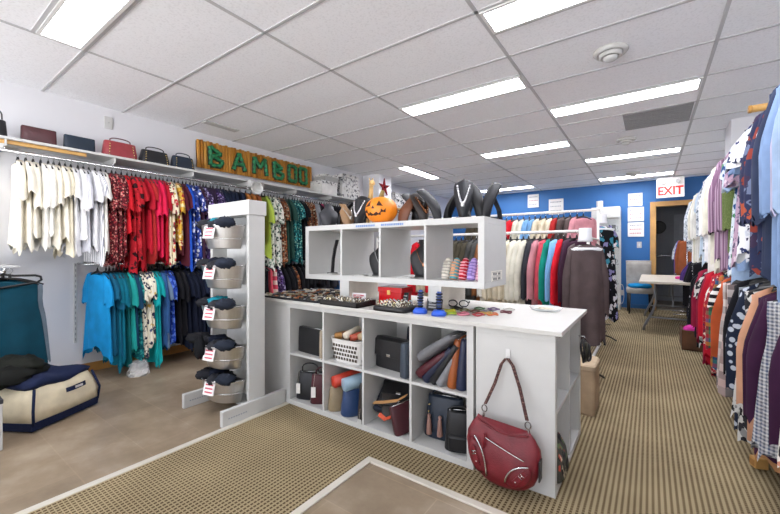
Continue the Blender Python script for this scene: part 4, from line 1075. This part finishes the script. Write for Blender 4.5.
for a in range(12):
    for b_ in range(6):
        o = link('ring', rr.choice(rms), None, (-1.71-.148+a*.027, 1.90-.075+b_*.03, CT+.0205), rr.uniform(-.4, .4))
        tag(o, 'small jewelled ring standing in the black ring tray', 'ring', 'rings in the black tray')
t = thing('ring_cushion', 'low black ring display cushion in front of the red box', 'display cushion', (-1.30, 1.90, CT))
G().loft([selring(0, 0, z, .125*s_, .10*s_, 7, 24) for z, s_ in ((0, 1), (.018, 1), (.028, .95), (.030, .85))]).obj('cushion', BLACK, t, smooth=True)
for a in range(7):
    for b_ in range(5):
        o = link('ring', rr.choice(rms), None, (-1.30-.095+a*.031, 1.90-.065+b_*.033, CT+.028), rr.uniform(-.4, .4)); o.scale = (1.2, 1.2, 1.2)
        tag(o, 'large cocktail ring standing on the black ring cushion', 'ring', 'rings on the black cushion')
t = thing('red_box', 'glossy red lidded box under the raised shelf', 'box', (-1.47, 2.12, CT))
G().box(-.09, .10, -.06, .07, 0, .085).obj('box_body', plain('#c3151c', .2), t, bevel=.004)
G().box(-.095, .105, -.065, .075, .085, .12).obj('lid', plain('#cf1a20', .18), t, bevel=.004)
G().box(-.012, .012, -.068, -.06, .07, .10).obj('catch', plain('#d9b46a', .3, .8), t)
def placard(label, loc, rz, w, h, face, ink, tilt=-14):
    t = thing('placard', label, 'sign', loc, rz)
    M = Matrix.Rotation(R(tilt), 4, 'X')
    G().box(-w/2, w/2, -.002, .002, 0, h, M).obj('card', plain(face, .5), t)
    q = G()
    for k in range(3): q.box(-w*.36, w*(.36-.1*k), -.003, -.002, h*(.74-.22*k)-.005, h*(.74-.22*k)+.005, M)
    q.obj('print', plain(ink, .6), t)
    G().strap([(0, .002, h*.7), (0, .05, .002)], w*.3, .003, (1, 0, 0)).obj('easel_leg', plain(face, .5), t)
placard('white card with faint red print behind the ring tray', (-1.735, 2.04, CT), R(12), .12, .065, '#efecea', '#cf7078')
placard('black card with white print right of the red box', (-1.365, 2.08, CT), R(10), .06, .09, '#17171a', '#c9c9c9')
placard('black chalk card behind the blue bracelet stands', (-1.085, 1.995, CT), R(4), .105, .075, '#1d1e21', '#a9aaac')
for k, (x, y) in enumerate(((-1.115, 1.88), (-.985, 1.87))):
    t = thing('bracelet_stand', 'blue-footed stand of dark bracelets, %s of the two' % ('left', 'right')[k], 'jewellery stand', (x, y, CT), R(20))
    G().loft([selring(0, 0, z, a, b_, 3, 20) for z, a, b_ in ((0, .042, .035), (.015, .043, .036), (.032, .030, .026))]).obj('foot', plain('#1f55c4', .3), t, smooth=True)
    G().tube([(0, 0, .03), (0, .012, .08), (0, .022, .135)], .013, 10).obj('post', plain('#2a4a9a', .35), t, smooth=True)
    for j in range(6):
        z = .042+.016*j; q = G(); q.tube([(.015*math.cos(a), .004+.14*(z-.03)+.015*math.sin(a), z) for a in [2*PI*i_/14 for i_ in range(14)]], .006, 6, True)
        q.obj('bracelet', plain(('#15161a', '#4d5664', '#1a2438')[j % 3], .35, .4), t, smooth=True)
BC = [('yellow', '#c9c22e'), ('black', '#17171a'), ('red', '#a83038'), ('olive', '#6a6a3a'), ('pink', '#d07a8a'), ('lime', '#a9c23a'), ('brown', '#6a4a38'), ('grey', '#6d7078'), ('orange', '#c96a3a'), ('white', '#d9d6cf'), ('purple', '#6a4a7a'), ('green', '#4a7a4a'), ('maroon', '#6a2430'), ('gold', '#b8974a')]
pos = [(-.99, 2.02), (-1.0, 2.15), (-.80, 2.00), (-.93, 2.10), (-.88, 1.97), (-.95, 1.95), (-.86, 2.10), (-.80, 2.14), (-.74, 2.06), (-.72, 2.30), (-.80, 2.25), (-.88, 2.22), (-.70, 2.18), (-.78, 2.07)]
for (nm, c), (x, y) in zip(BC, pos):
    o = G().tube([(.042*math.cos(a), .038*math.sin(a), .008+.003*math.sin(3*a)) for a in [2*PI*i_/22 for i_ in range(22)]], .0075 if nm in ('black', 'yellow', 'pink') else .005, 7, True).obj('bangle', plain(c, .4), None, (x, y, CT), rr.uniform(0, 6), smooth=True); o.scale = (.82, .82, .9)
    tag(o, '%s bangle in the loose heap right of the bracelet stands' % nm, 'bangle', 'bangles on the counter')
t = thing('sunglasses', 'black sunglasses lying among the bangles', 'sunglasses', (-.985, 2.13, CT+.02), R(20))
for sx in (-.034, .034): G().tube([(sx+.028*math.cos(a), 0, .02+.02*math.sin(a)) for a in [2*PI*i_/14 for i_ in range(14)]], .004, 6, True).obj('rim', BLKPL, t, smooth=True)
for sx in (-.064, .064): G().tube([(sx, 0, .028), (sx, .09, .026), (sx, .12, .01)], .003, 6).obj('temple', BLKPL, t, smooth=True)
t = thing('glass_dish', 'shallow clear glass dish near the right end of the counter', 'dish', (-.53, 2.42, CT))
G().lathe([(.05, 0), (.085, .004), (.098, .022), (.093, .022), (.08, .008), (.001, .006)], 28).obj('bowl', glass(.35), t, smooth=True)
G().lathe([(.05, .008), (.048, .014), (.002, .015)], 18).obj('contents', plain('#b9aa92', .5, var=.3, scale=60), t)

# ------------------------------------------------------------------ cube contents
yb = IY0
x, z = cell(0, 1)
bag('clutch_bag', 'large black clutch in the top left cube', 'handbag', (x-.025, yb+.085, z), R(-4), .27, .06, .19, '#141417', e=8, taper=.99, top=.8)
bag('clutch_bag', 'slim beige clutch at the right of the top left cube', 'handbag', (x+.145, yb+.10, z), R(84), .17, .03, .20, '#a99a84', e=7, taper=.98, top=.8, clasp=False)
x, z = cell(1, 1)
t = thing('plastic_basket', 'white perforated plastic basket in the upper second cube', 'basket', (x-.005, yb+.145, z))
def mat_basket():
    m, nt, b = base_mat('perforated_plastic')
    b.inputs['Base Color'].default_value = hexc('#e6e4e0'); b.inputs['Roughness'].default_value = .4
    return m
BK = mat_basket(); HOLE = plain('#4a4238', .8)
rg = [selring(0, 0, zz, a, b_, 5, 28) for zz, a, b_ in ((0, .118, .10), (.006, .122, .104), (.15, .145, .125), (.165, .152, .132), (.165, .145, .125), (.15, .139, .119), (.012, .116, .098))]
q = G().loft(rg); nb_ = len(q.f)
for r_ in range(4):
    for c_ in range(9):
        zc = .03+.03*r_; s_ = .122+.023*zc/.15; xx = -.10+.025*c_+(.006 if r_ % 2 else -.006)
        q.box(xx-.008, xx+.008, -(.104+.021*zc/.15)-.0015, -(.104+.021*zc/.15)+.002, zc-.009, zc+.009)
    for c_ in range(7):
        zc = .03+.03*r_; yy = -.075+.025*c_; xs = .122+.023*zc/.15
        q.box(xs-.002, xs+.0015, yy-.008, yy+.008, zc-.009, zc+.009)
o = q.obj('basket_shell', BK, t); o.data.materials.append(HOLE)
for p in o.data.polygons:
    if p.index >= nb_: p.material_index = 1
wc = [('tan', '#b8874a'), ('brown', '#6a4228'), ('cream', '#e0d6c2'), ('black', '#1b1b1e'), ('rust', '#b04a30'), ('beige', '#c9b08a')]
for k, (nm, c) in enumerate(wc):
    a = R(35+25*(k % 3)); px, py = x-.095+.036*k, yb+.13+.03*(k % 2)
    o = G().tube([(-.07, 0, 0), (-.066, 0, 0), (.066, 0, .03), (.07, 0, .03)], [.018, .026, .026, .018], 12).obj('wallet', leather(c), None, (px, py, z+.155+.012*(k % 3)), a, smooth=True)
    tag(o, '%s rolled wallet in the white plastic basket' % nm, 'wallet', 'wallets in the plastic basket')
x, z = cell(2, 1)
bag('satchel', 'black crocodile satchel in the upper third cube', 'handbag', (x-.035, yb+.14, z), R(-6), .27, .08, .20, '#161517', flap=True, e=6, taper=.96, top=.8)
bag('satchel', 'blue-grey satchel at the front of the upper third cube', 'handbag', (x+.135, yb+.10, z), R(78), .18, .06, .21, '#3a4450', flap=True, e=6, taper=.96, top=.8)
bag('handbag', 'navy bag lying behind the crocodile satchel', 'handbag', (x+.06, yb+.30, z), R(0), .2, .08, .25, '#1c2130', e=3)
x, z = cell(3, 1)
for nm, c, px, pz, ang, hh in (('grey', '#6f6f73', -.135, .135, 54, .27), ('maroon', '#4a1622', -.14, .035, 50, .24), ('navy', '#191f36', -.095, .012, 40, .27), ('black', '#141418', -.045, .008, 33, .28), ('pale grey', '#7b7c80', .0, .004, 28, .19), ('tan', '#964f22', .075, .001, 7, .275), ('dark blue', '#1b2340', .13, .001, 3, .28)):
    tg_ = bag('soft_handbag', '%s soft handbag leaning in the upper right cube' % nm, 'handbag', (x+px, yb+.155, z+pz), R(84), .27, .074, hh, c, e=3, taper=.86, top=.72, handle=0 if nm != 'tan' else .02, group='soft handbags in the upper right cube')
    tg_.rotation_euler = (R(ang), 0, R(84))
    G().strap([(-.10, -.034, hh*.75), (0, -.040, hh*.60), (.09, -.034, hh*.75)], .016, .004, (0, .2, 1)).obj('front_strap', leather(c), tg_, bevel=.001)
x, z = cell(0, 0)
bag('handbag', 'black handbag with ring handle in the bottom left cube', 'handbag', (x-.065, yb+.11, z), R(25), .215, .10, .20, '#19191d', handle=.075, tagc='#ece9e4', top=.6)
bag('handbag', 'burgundy handbag with white tag in the bottom left cube', 'handbag', (x+.08, yb+.11, z), R(38), .20, .085, .21, '#4a141e', handle=.06, tagc='#ece9e4', top=.6)
x, z = cell(1, 0)
bag('soft_handbag', 'beige slouchy bag under the red roll', 'handbag', (x-.095, yb+.14, z), R(64), .26, .11, .17, '#8f7f64', e=3)
o = G().tube([(0, -.11, 0), (0, -.105, 0), (0, .10, .03), (0, .11, .03)], [.03, .042, .042, .03], 16).obj('rolled_bag', leather('#c93f2c'), None, (x-.08, yb+.14, z+.20), R(-24), smooth=True)
tag(o, 'bright red rolled bag on top of the beige one', 'handbag')
bag('soft_handbag', 'blue slouchy bag under the pale blue roll', 'handbag', (x+.035, yb+.135, z), R(64), .26, .125, .175, '#26406a', e=3)
o = G().tube([(0, -.115, 0), (0, -.11, 0), (0, .10, .03), (0, .11, .03)], [.032, .046, .046, .034], 16).obj('rolled_bag', leather('#8fa9ba'), None, (x+.035, yb+.13, z+.205), R(-26), smooth=True)
tag(o, 'pale blue rolled bag on top of the dark blue one', 'handbag')
bag('handbag', 'dark brown bag with flap right of the blue one', 'handbag', (x+.14, yb+.14, z), R(80), .22, .05, .24, '#2a2320', flap=True, tagc=None, e=5)
t = thing('price_tag', 'white paper tag hanging at the lower second cube edge', 'tag', (x+.155, yb-.004, .038))
G().box(-.016, .016, -.002, .001, -.02, .03).obj('paper', WHITE, t)
G().tube([(0, 0, .03), (-.01, .02, .09)], .001, 4).obj('string', plain('#d0c8b8', .8), t)
x, z = cell(2, 0)
for k, (nm, c, px, zz, rzz, tilt) in enumerate((('navy', '#1c2233', -.05, .055, 15, -50), ('black', '#141417', .0, .11, 22, -46), ('black and tan', '#26211f', .035, .06, 35, -40), ('dark maroon', '#451a22', .12, .01, 66, -14))):
    tg_ = bag('crossbody_bag', '%s crossbody bag piled in the lower third cube' % nm, 'handbag', (x+px, yb+.12, z+zz), R(rzz), .25, .06, .17, c, e=4, flap=(k != 3), taper=.95, top=.8, group='crossbody bags in the lower third cube', hcol='#b08a5a' if k in (1, 2) else None)
    tg_.rotation_euler = (R(tilt), R(10-6*k), R(rzz))
o = G().strap([(-.13, -.05, .14), (-.04, -.07, .17), (.06, -.06, .20), (.11, -.03, .235)], .022, .005, (.2, .8, .5)).obj('bag_strap', leather('#b98a58'), None, (x, yb+.10, z))
tag(o, 'tan leather strap lying across the piled crossbody bags', 'strap')
o = G().strap([(-.08, -.06, .08), (-.02, -.075, .07), (.05, -.07, .11)], .026, .005, (.1, .8, .5)).obj('bag_strap', leather('#c9502e'), None, (x, yb+.10, z))
tag(o, 'orange strap end on the piled crossbody bags', 'strap')
x, z = cell(3, 0)
bag('handbag', 'navy studded bag with pink-brown tassels in the bottom right cube', 'handbag', (x-.035, yb+.17, z), R(8), .27, .11, .25, '#1f2a3a', handle=.04, studs=True, tassel=True, e=3, taper=.8)
t = bag('backpack', 'small black backpack at the front of the bottom right cube', 'backpack', (x+.09, yb+.095, z), R(20), .17, .10, .22, '#111114', handle=.03, e=3, taper=.82, top=.7)
G().loft([selring(0, 0, zz, .058, .022, 4, 18) for zz in (.02, .03, .085, .095)]).obj('front_pocket', leather('#161619'), t, (0, -.05, 0), smooth=True)

# ------------------------------------------------------------------ red bag on the end panel
t = thing('wall_hook', 'clear plastic hook on the white end panel holding red bag', 'hook', (-.58, IY0+.01, .62))
G().box(-.012, .012, -.004, 0, -.01, .05).obj('hook_plate', plain('#dcdcda', .3), t, bevel=.002)
G().tube([(0, -.004, .0), (0, -.016, -.008), (0, -.022, .002), (0, -.022, .012)], .004, 6).obj('hook_arm', plain('#cfcfcd', .3), t, smooth=True)
t = thing('shoulder_bag', 'large red leather shoulder bag hanging on the end panel', 'handbag', (-.585, IY0-.058, 0))
RL = plain('#741a24', .42, var=.22, scale=16, bump=.35)
def ztop(x): return .335-.050*math.cos(min(1, abs(x)/.15)*PI/2)+.016*(x < 0)
def bag_pt(xn, q_, front=1):     # a point of the bag's front skin
    pass
PRF = ((0, .50, .30), (.03, .68, .62), (.10, .86, .95), (.25, .98, 1.12), (.45, 1.03, 1.08), (.65, .99, .86), (.82, .86, .52), (.95, .74, .24), (1.0, .72, .16))
rg = []
for q_, sx, dy in PRF:
    ring = []
    for j in range(48):
        a = 2*PI*j/48; c, s_ = math.cos(a), math.sin(a)
        xx = .176*sx*math.copysign(abs(c)**.8, c); zb = .050-.028*math.cos(xx/.2*PI/2)+.03*(xx/.18)**2-.05*xx
        zz = zb+(ztop(xx)-zb)*q_
        yy = .052*dy*math.copysign(abs(s_)**.8, s_)+.004*math.sin(28*xx+6*q_)*dy+.003*math.sin(47*xx-9*q_)*dy
        ring.append((xx, yy, zz))
    rg.append(ring)
G().loft(rg).obj('body', RL, t, smooth=True)
ZP = CHROME
def arc(pts, n=14):
    p0, p1, p2 = [Vector(p) for p in pts]; return [p0*(1-k/n)**2+p1*2*(k/n)*(1-k/n)+p2*(k/n)**2 for k in range(n+1)]
G().tube(arc([(-.085, -.042, .255), (.0, -.058, .230), (.115, -.050, .195)]), .0028, 6).obj('front_zip', ZP, t, smooth=True)
G().tube(arc([(-.12, -.020, .325), (.0, -.032, .262), (.125, -.020, .300)]), .004, 6).obj('top_piping', RL, t, smooth=True)
for cx_, cz_, rx_, rz_, lean_, z0_, z1_, z2_ in ((-.115, .155, .040, .080, .02, (-.125, -.052, .25), (-.062, -.072, .20), (-.060, -.060, .075)),
                                     (.090, .115, .052, .060, -.03, (.028, -.058, .075), (.045, -.074, .165), (.135, -.054, .175))):
    p = G().loft([[Vector((cx_+rx_*sc*math.cos(a)-lean_*math.sin(a)*sc, -.050-.014*(1-sc**2), cz_+rz_*sc*math.sin(a))) for a in [2*PI*k/20 for k in range(20)]] for sc in (1, .85, .6, .3)]).obj('side_pocket', RL, t, smooth=True)
    G().tube(arc([z0_, z1_, z2_]), .0045, 6).obj('pocket_zip', ZP, p, smooth=True)
for xx, zz, aa in ((-.115, .165, -18), (.10, .125, 38)):
    M = Matrix.Translation((xx, -.067, zz)) @ Matrix.Rotation(R(aa), 4, 'Y')
    tb = G().box(-.012, .012, -.004, .004, -.045, .04, M).obj('tab', RL, t, bevel=.003)
    q = G(); q.tube([M @ Vector((.014*math.cos(a), -.005, .012+.011*math.sin(a))) for a in [PI/4+PI/2*k for k in range(4)]], .0025, 6, True); q.tube([M @ Vector((0, -.006, .002)), M @ Vector((0, -.007, .022))], .002, 5)
    q.obj('buckle', CHROME, tb, smooth=True)
    G().sphere(M @ Vector((0, -.006, -.03)), .0045, n=8, m=5).obj('stud', CHROME, tb, smooth=True)
G().tube([(-.075, -.045, .27), (-.08, -.054, .24), (-.075, -.056, .205)], .007, 6).obj('zip_pull', RL, t, smooth=True)
SB = fabric('dots', ['#4a3230', '#8a6a60'], 2.5)
for sx, xe, ze in ((-1, -.088, .365), (1, .115, .335)):
    st = G().strap([(.01+sx*.004, -.022+.055, .632), (.01+sx*.028, .036, .60), (xe*.6+.004, .03, .50), (xe, .0, ze+.03)], .017, .006, (1, -.3, .2)).obj('strap', SB, t, bevel=.001)
    q = G(); q.tube([(xe+.004*sx+.013*math.cos(a), .0, ze+.008+.017*math.sin(a)) for a in [2*PI*k/14 for k in range(14)]], .0028, 6, True)
    q.tube([(xe+.004*sx, .0, ze-.008), (xe+sx*.012, 0, ze-.045)], .006, 6); q.obj('strap_ring', plain('#6e6662', .25, .9), st, smooth=True)
G().box(.176, .182, -.045, .0, .12, .21).obj('hang_tag', BLACK, t)

# right return contents
t = thing('print_pouch', 'floral print pouch sticking out of the lower end cube', 'pouch', (-.365, 2.00, .042), R(90)); t.rotation_euler = (R(-12), 0, R(90))
G().loft([selring(0, 0, zz, .11*a, .03*b_, 4, 20) for zz, a, b_ in ((0, .9, .6), (.01, 1, 1), (.1, 1.02, 1.1), (.15, .98, .5), (.16, .96, .3))]).obj('body', fabric('floral', ['#4a4a44', '#b8503f', '#d9cdb4', '#6a7a5a', '#23242a'], 1.4), t, smooth=True)
G().tube([(-.1, 0, .161), (.1, 0, .161)], .003, 6).obj('zip', CHROME, t, smooth=True)
t = thing('sunglasses', 'pink sunglasses in the upper end cube facing the aisle', 'sunglasses', (-.42, 2.0, .40), R(80))
for sx in (-.034, .034): G().tube([(sx+.028*math.cos(a), 0, .025+.022*math.sin(a)) for a in [2*PI*i_/14 for i_ in range(14)]], .004, 6, True).obj('rim', plain('#c96a78', .3), t, smooth=True)
for sx in (-.064, .064): G().tube([(sx, 0, .03), (sx, .10, .028), (sx, .13, .01)], .003, 6).obj('temple', plain('#c96a78', .3), t, smooth=True)
t = thing('reading_glasses', 'dark reading glasses in the far upper end cube', 'glasses', (-.42, 2.40, .40), R(95))
for sx in (-.034, .034): G().tube([(sx+.028*math.cos(a), 0, .022+.02*math.sin(a)) for a in [2*PI*i_/14 for i_ in range(14)]], .003, 6, True).obj('rim', BLKPL, t, smooth=True)
for sx in (-.064, .064): G().tube([(sx, 0, .028), (sx, .10, .026), (sx, .13, .01)], .0025, 6).obj('temple', BLKPL, t, smooth=True)
t = thing('belt', 'black and olive coiled belts hanging at the aisle end', 'belt', (-.335, 2.56, .60))
for k in range(4):
    G().tube([(.012*k-.005+.006*math.sin(2*a+k), .062*math.cos(a)*(1-.13*k)-.01*k, -.06+.07*math.sin(a)*(1-.10*k)) for a in [2*PI*i_/24 for i_ in range(24)]], .0065, 7, True).obj('coil', plain(('#17171a', '#1d1d20', '#3a3a2c', '#121215')[k], .5), t, smooth=True)
G().tube([(-.03, 0, .03), (.0, 0, .03), (.012, 0, .012)], .005, 6).obj('hanging_loop', CHROME, t, smooth=True)
t = thing('beige_pouffe', 'beige upholstered box behind the island beside the aisle', 'pouffe', (-.46, 3.05, .004))
G().loft([selring(0, 0, zz, .15*a, .15*a, 9, 28) for zz, a in ((0, .97), (.015, 1), (.30, 1), (.325, .96))]).obj('cover', solid('#b39c80'), t, smooth=False)
G().loft([selring(0, 0, zz, .152*a, .152*a, 9, 28) for zz, a in ((.318, 1), (.345, 1), (.355, .94))]).obj('lid', solid('#bca78c'), t, smooth=False)

# ------------------------------------------------------------------ back of shop
# folding table
t = thing('folding_table', 'beige folding table with grey legs near the doorway', 'table', (.27, 7.30, .004))
G().box(-.40, .40, -.95, .95, .70, .738).obj('tabletop', plain('#c9c0b0', .5, var=.04), t, bevel=.008)
TL = plain('#8f9092', .35, .6)
for y in (-.72, .72):
    s_ = 1 if y > 0 else -1
    for sx in (-1, 1):
        G().tube([(sx*.20, y, .70), (sx*.20, y, .42), (sx*.24, y, .28), (sx*.34, y, .06), (sx*.35, y, .005)], .016, 8).obj('leg', TL, t, smooth=True)
    G().tube([(-.27, y, .20), (.27, y, .20)], .012, 8).obj('leg_crossbar', TL, t, smooth=True)
    G().tube([(0, y, .36), (0, y-s_*.35, .69)], .010, 8).obj('brace', TL, t, smooth=True)
    G().tube([(-.2, y, .38), (.2, y, .38)], .010, 8).obj('leg_crossbar', TL, t, smooth=True)
t = thing('folded_scarf', 'bright pink folded scarf on the folding table', 'scarf', (.44, 7.2, .742))
G().loft([selring(0, 0, zz, a, b_, 4, 20) for zz, a, b_ in ((0, .12, .09), (.012, .125, .095), (.03, .115, .088), (.036, .10, .08))]).obj('fabric_fold', solid('#cf2f86'), t, smooth=True)
# chair
t = thing('upholstered_chair', 'grey upholstered chair with black legs by the blue wall', 'chair', (-.16, 8.38, .004), R(6))
UP = solid('#a3a09a')
G().loft([selring(0, 0, zz, .21*a, .21*a, 6, 28) for zz, a in ((.38, .96), (.39, 1), (.45, 1), (.48, .93))]).obj('seat', UP, t, smooth=True)
g = G(); rg = []
for k in range(9):
    v = k/8; y0 = .18+.05*v; rg.append([(x_, y0+yy+.10*(v > .9)*0, .46+.50*v) for x_, yy in [(.20*math.cos(a)*(1+.03*v), .03*math.sin(a)) for a in [2*PI*j/24 for j in range(24)]]])
g.loft(rg).obj('backrest', UP, t, smooth=True)
G().tube([(-.205, .245, .955), (.205, .245, .955)], .032, 12).obj('back_roll', UP, t, smooth=True)
for sx in (-.17, .17):
    for sy in (-.17, .17): G().tube([(sx, sy, .39), (sx*1.04, sy*1.06, 0)], [.022, .015], 8).obj('leg', BLKPL, t, smooth=True)
t = thing('cushion', 'bright blue cushion on the grey chair seat', 'cushion', (-.16, 8.36, .482), R(6))
G().loft([selring(0, 0, zz, .19*a, .17*a, 3.4, 28) for zz, a in ((0, .7), (.02, .98), (.045, 1), (.07, .85), (.082, .45))]).obj('cover', solid('#1f8ac4'), t, smooth=True)
t = thing('power_cable', 'white looped power cable hanging beside the chair', 'cable', (-.46, 8.98, .004))
G().tube([(.04*math.cos(a)-.02, .02, .28+.2*math.sin(a)) for a in [2*PI*k/24 for k in range(24)]], .006, 6, True).obj('loop', WHITE, t, smooth=True)
G().box(-.06, .02, .05, .07, .25, .36).obj('socket', WHITE, t)
# wooden crate with pink cloth
t = thing('wooden_crate', 'dark wooden crate on the carpet under the right rail', 'crate', (.47, 5.72, .004))
WD = plain('#5d3a22', .55, var=.25, scale=9)
q = G(); q.box(-.16, .16, -.2, .2, 0, .015); q.box(-.16, .16, -.2, -.185, 0, .23); q.box(-.16, .16, .185, .2, 0, .23); q.box(-.16, -.145, -.185, .185, 0, .23); q.box(.145, .16, -.185, .185, 0, .23)
q.obj('crate_body', WD, t, bevel=.002)
q = G()
for yy in (-.2, .185): q.box(-.165, -.16, yy, yy+.03, 0, .24)
q.obj('corner_batten', plain('#4a2d1a', .5), t)
lump('scarf', 'magenta scarf bundled in the wooden crate', 'scarf', (.42, 5.68, .17), .09, .09, .055, 0, solid('#d23a9a'), 501)
lump('scarf', 'white scarf bundled in the wooden crate', 'scarf', (.53, 5.76, .17), .07, .09, .05, .6, solid('#e4ded6'), 502)
# wooden block on floor under right rail
t = thing('wooden_block', 'small light wooden block on carpet under the right rail', 'wooden block', (.475, 2.74, .004), R(20))
G().box(-.03, .03, -.025, .025, 0, .055).obj('block', OAK, t, bevel=.006)
G().box(-.032, -.029, -.018, .018, .012, .043).obj('end_grain', plain('#a87a44', .6), t)

# ------------------------------------------------------------------ near left corner
t = thing('faceout_arm', 'white faceout arm and small shelf on near left wall', 'wall arm', (XL, .52, 1.04))
G().box(0, .40, -.30, .14, -.005, .012).obj('ledge', WHITE, t, bevel=.002)
G().tube([(0, .02, -.03), (.66, .02, -.03)], .010, 8).obj('arm', CHROME, t, smooth=True)
G().tube([(.66, .02, -.03), (.66, .02, .0)], .010, 8).obj('arm_tip', CHROME, t, smooth=True)
_seed[0] += 1
o = garment('tunic', 'dark teal dress on black hanger, near left wall', 'dress', None, (-3.82, .54, 1.035), R(90), solid('#0f4152'), 4001, .66, 0, 1.1)
G().box(-.075, -.035, -.042, -.039, -.125, -.055).obj('size_card', plain('#e6dcc8', .6), o)
G().tube([(-.21, -.036, -.165), (0, -.036, -.135), (.175, -.036, -.108), (.20, -.036, -.09), (.195, -.034, -.066), (.165, -.032, -.055), (.05, -.03, -.052), (0, -.02, -.04), (-.06, -.03, -.06), (-.2, -.036, -.12)], .0085, 8).obj('front_hanger', BLKPL, o, smooth=True)
o = garment('tunic', 'grey dress hanging behind the dark teal one', 'dress', None, (-3.98, .60, 1.025), R(90), solid('#75838e'), 4002, .62, 0, .9)
# storage bag
A = Vector((-3.20, .58)); u_ = Vector((-.48, .877)); v_ = Vector((-.877, -.48))
t = thing('storage_bag', 'cream canvas storage bag with navy base on the vinyl floor', 'storage bag', (A.x, A.y, 0), math.atan2(u_.y, u_.x))
LN, DP, HT = .46, .62, .27    # local x along u, local y towards the wall
CAN = solid('#d9cdb0'); NAV = solid('#1a2340')
def bagring(z, gx, gy, bul):
    out = []
    n = 10
    cs = [(-gx, -gy), (LN+gx, -gy), (LN+gx, DP+gy), (-gx, DP+gy)]
    for k in range(4):
        a, b_ = Vector(cs[k]), Vector(cs[(k+1) % 4])
        nn = Vector(((b_-a).y, -(b_-a).x)).normalized()
        for j in range(n):
            s_ = j/n; p = a.lerp(b_, s_)+nn*bul*math.sin(PI*s_); out.append((p.x, p.y, z+.01*math.sin(9*s_+k)*(z > .1)))
    return out
G().loft([bagring(0, -.02, -.02, 0), bagring(.01, 0, 0, .005), bagring(.065, .005, .005, .012)]).obj('base_band', NAV, t, smooth=False)
G().loft([bagring(.063, .003, .003, .012), bagring(.13, .0, .0, .022), bagring(.2, -.015, -.015, .02), bagring(HT, -.045, -.045, .012)]).obj('canvas_side', CAN, t, smooth=True)
G().loft([bagring(HT-.006, -.04, -.04, .014), bagring(HT+.02, -.03, -.03, .01), bagring(HT+.04, -.06, -.06, .0), bagring(HT+.048, -.14, -.14, 0)]).obj('lid', NAV, t, smooth=True)
for x0 in (0.0, LN):
    G().tube([(x0, -.012 if x0 == 0 else 0.0, .05), (x0+(.004 if x0 else -.002), -.012, .14), (x0+(-.03 if x0 else .03), .02, HT)], .008, 6).obj('corner_piping', NAV, t, smooth=True)
hd = G().strap([(.20, -.022, .205), (.23, -.04, .21), (.31, -.04, .215), (.34, -.02, .21)], .03, .006, (0, .2, 1)).obj('handle', NAV, t)
G().box(.245, .30, -.045, -.042, .205, .22).obj('handle_badge', plain('#c9c9c9', .5), hd)
lump('black_garment', 'black knit garment dropped over the storage bag', 'clothing', (-3.50, .50, .29), .22, .16, .045, R(-60), solid('#171815'), 611, flop=.6)
lump('black_garment', 'dark olive garment bunched at back of storage bag', 'clothing', (-3.66, .60, .30), .2, .12, .06, R(20), solid('#1d1f1a'), 612, flop=.5)
t = thing('display_plinth', 'white display plinth cut off by the left edge', 'plinth', (-3.17, .28, 0))
G().box(-.09, .09, -.2, .155, 0, .27).obj('plinth_body', WHITE, t, bevel=.003)
G().box(-.092, .092, -.205, .158, .27, .295).obj('plinth_top', plain('#33343a', .5), t, bevel=.003)
# clear plastic bag below the teal tops
t = thing('plastic_bag', 'crumpled clear plastic bag on the floor below floral tops', 'plastic bag', (-3.93, 1.44, 0))
r_ = random.Random(4); rg = []
for k in range(7):
    v = k/6; ring = []
    for j in range(18):
        a = 2*PI*j/18; f = 1+r_.uniform(-.14, .14); ring.append((.10*math.cos(a)*f*(1-.25*v*v), .085*math.sin(a)*f*(1-.25*v*v), .12*v+r_.uniform(0, .01)))
    rg.append(ring)
m, nt, b = base_mat('clear_plastic'); b.inputs['Base Color'].default_value = (.95, .95, .95, 1); b.inputs['Alpha'].default_value = .3; b.inputs['Roughness'].default_value = .15
G().loft(rg).obj('bag_skin', m, t)
G().box(-.07, .07, -.05, .05, .004, .05).obj('folded_liner', plain('#dcdad6', .5), t, bevel=.01)

# ------------------------------------------------------------------ light, world, camera
w = bpy.data.worlds.new('daylight'); scn.world = w; w.use_nodes = True
bg = w.node_tree.nodes['Background']; bg.inputs[0].default_value = (.93, .96, 1, 1); bg.inputs[1].default_value = 1.0
nt = w.node_tree       # sky above; unseen bright glow below the horizon, added to light the ceiling
tc = N(nt, 'ShaderNodeTexCoord'); sp = N(nt, 'ShaderNodeSeparateXYZ'); nt.links.new(tc.outputs['Generated'], sp.inputs[0])
nt.links.new(ramp(nt, mth(nt, 'MULTIPLY_ADD', sp.outputs[2], .5, .5), [(.47, (7.0, 7.0, 7.2, 1)), (.53, (1.1, 1.2, 1.4, 1))]), bg.inputs[0])
cam = bpy.data.cameras.new('camera'); co = bpy.data.objects.new('camera', cam); COL.objects.link(co)
co.location = (0, 0, 1.156); co.rotation_euler = (R(90), 0, R(35.37))
cam.sensor_width = 36; cam.lens = 366.3*36/780; cam.shift_y = -5/780; cam.clip_start = .05
scn.camera = co
vs = scn.view_settings
vs.view_transform = 'Standard'; vs.look = 'None'; vs.gamma = 1; vs.use_curve_mapping = False; vs.exposure = 0.36
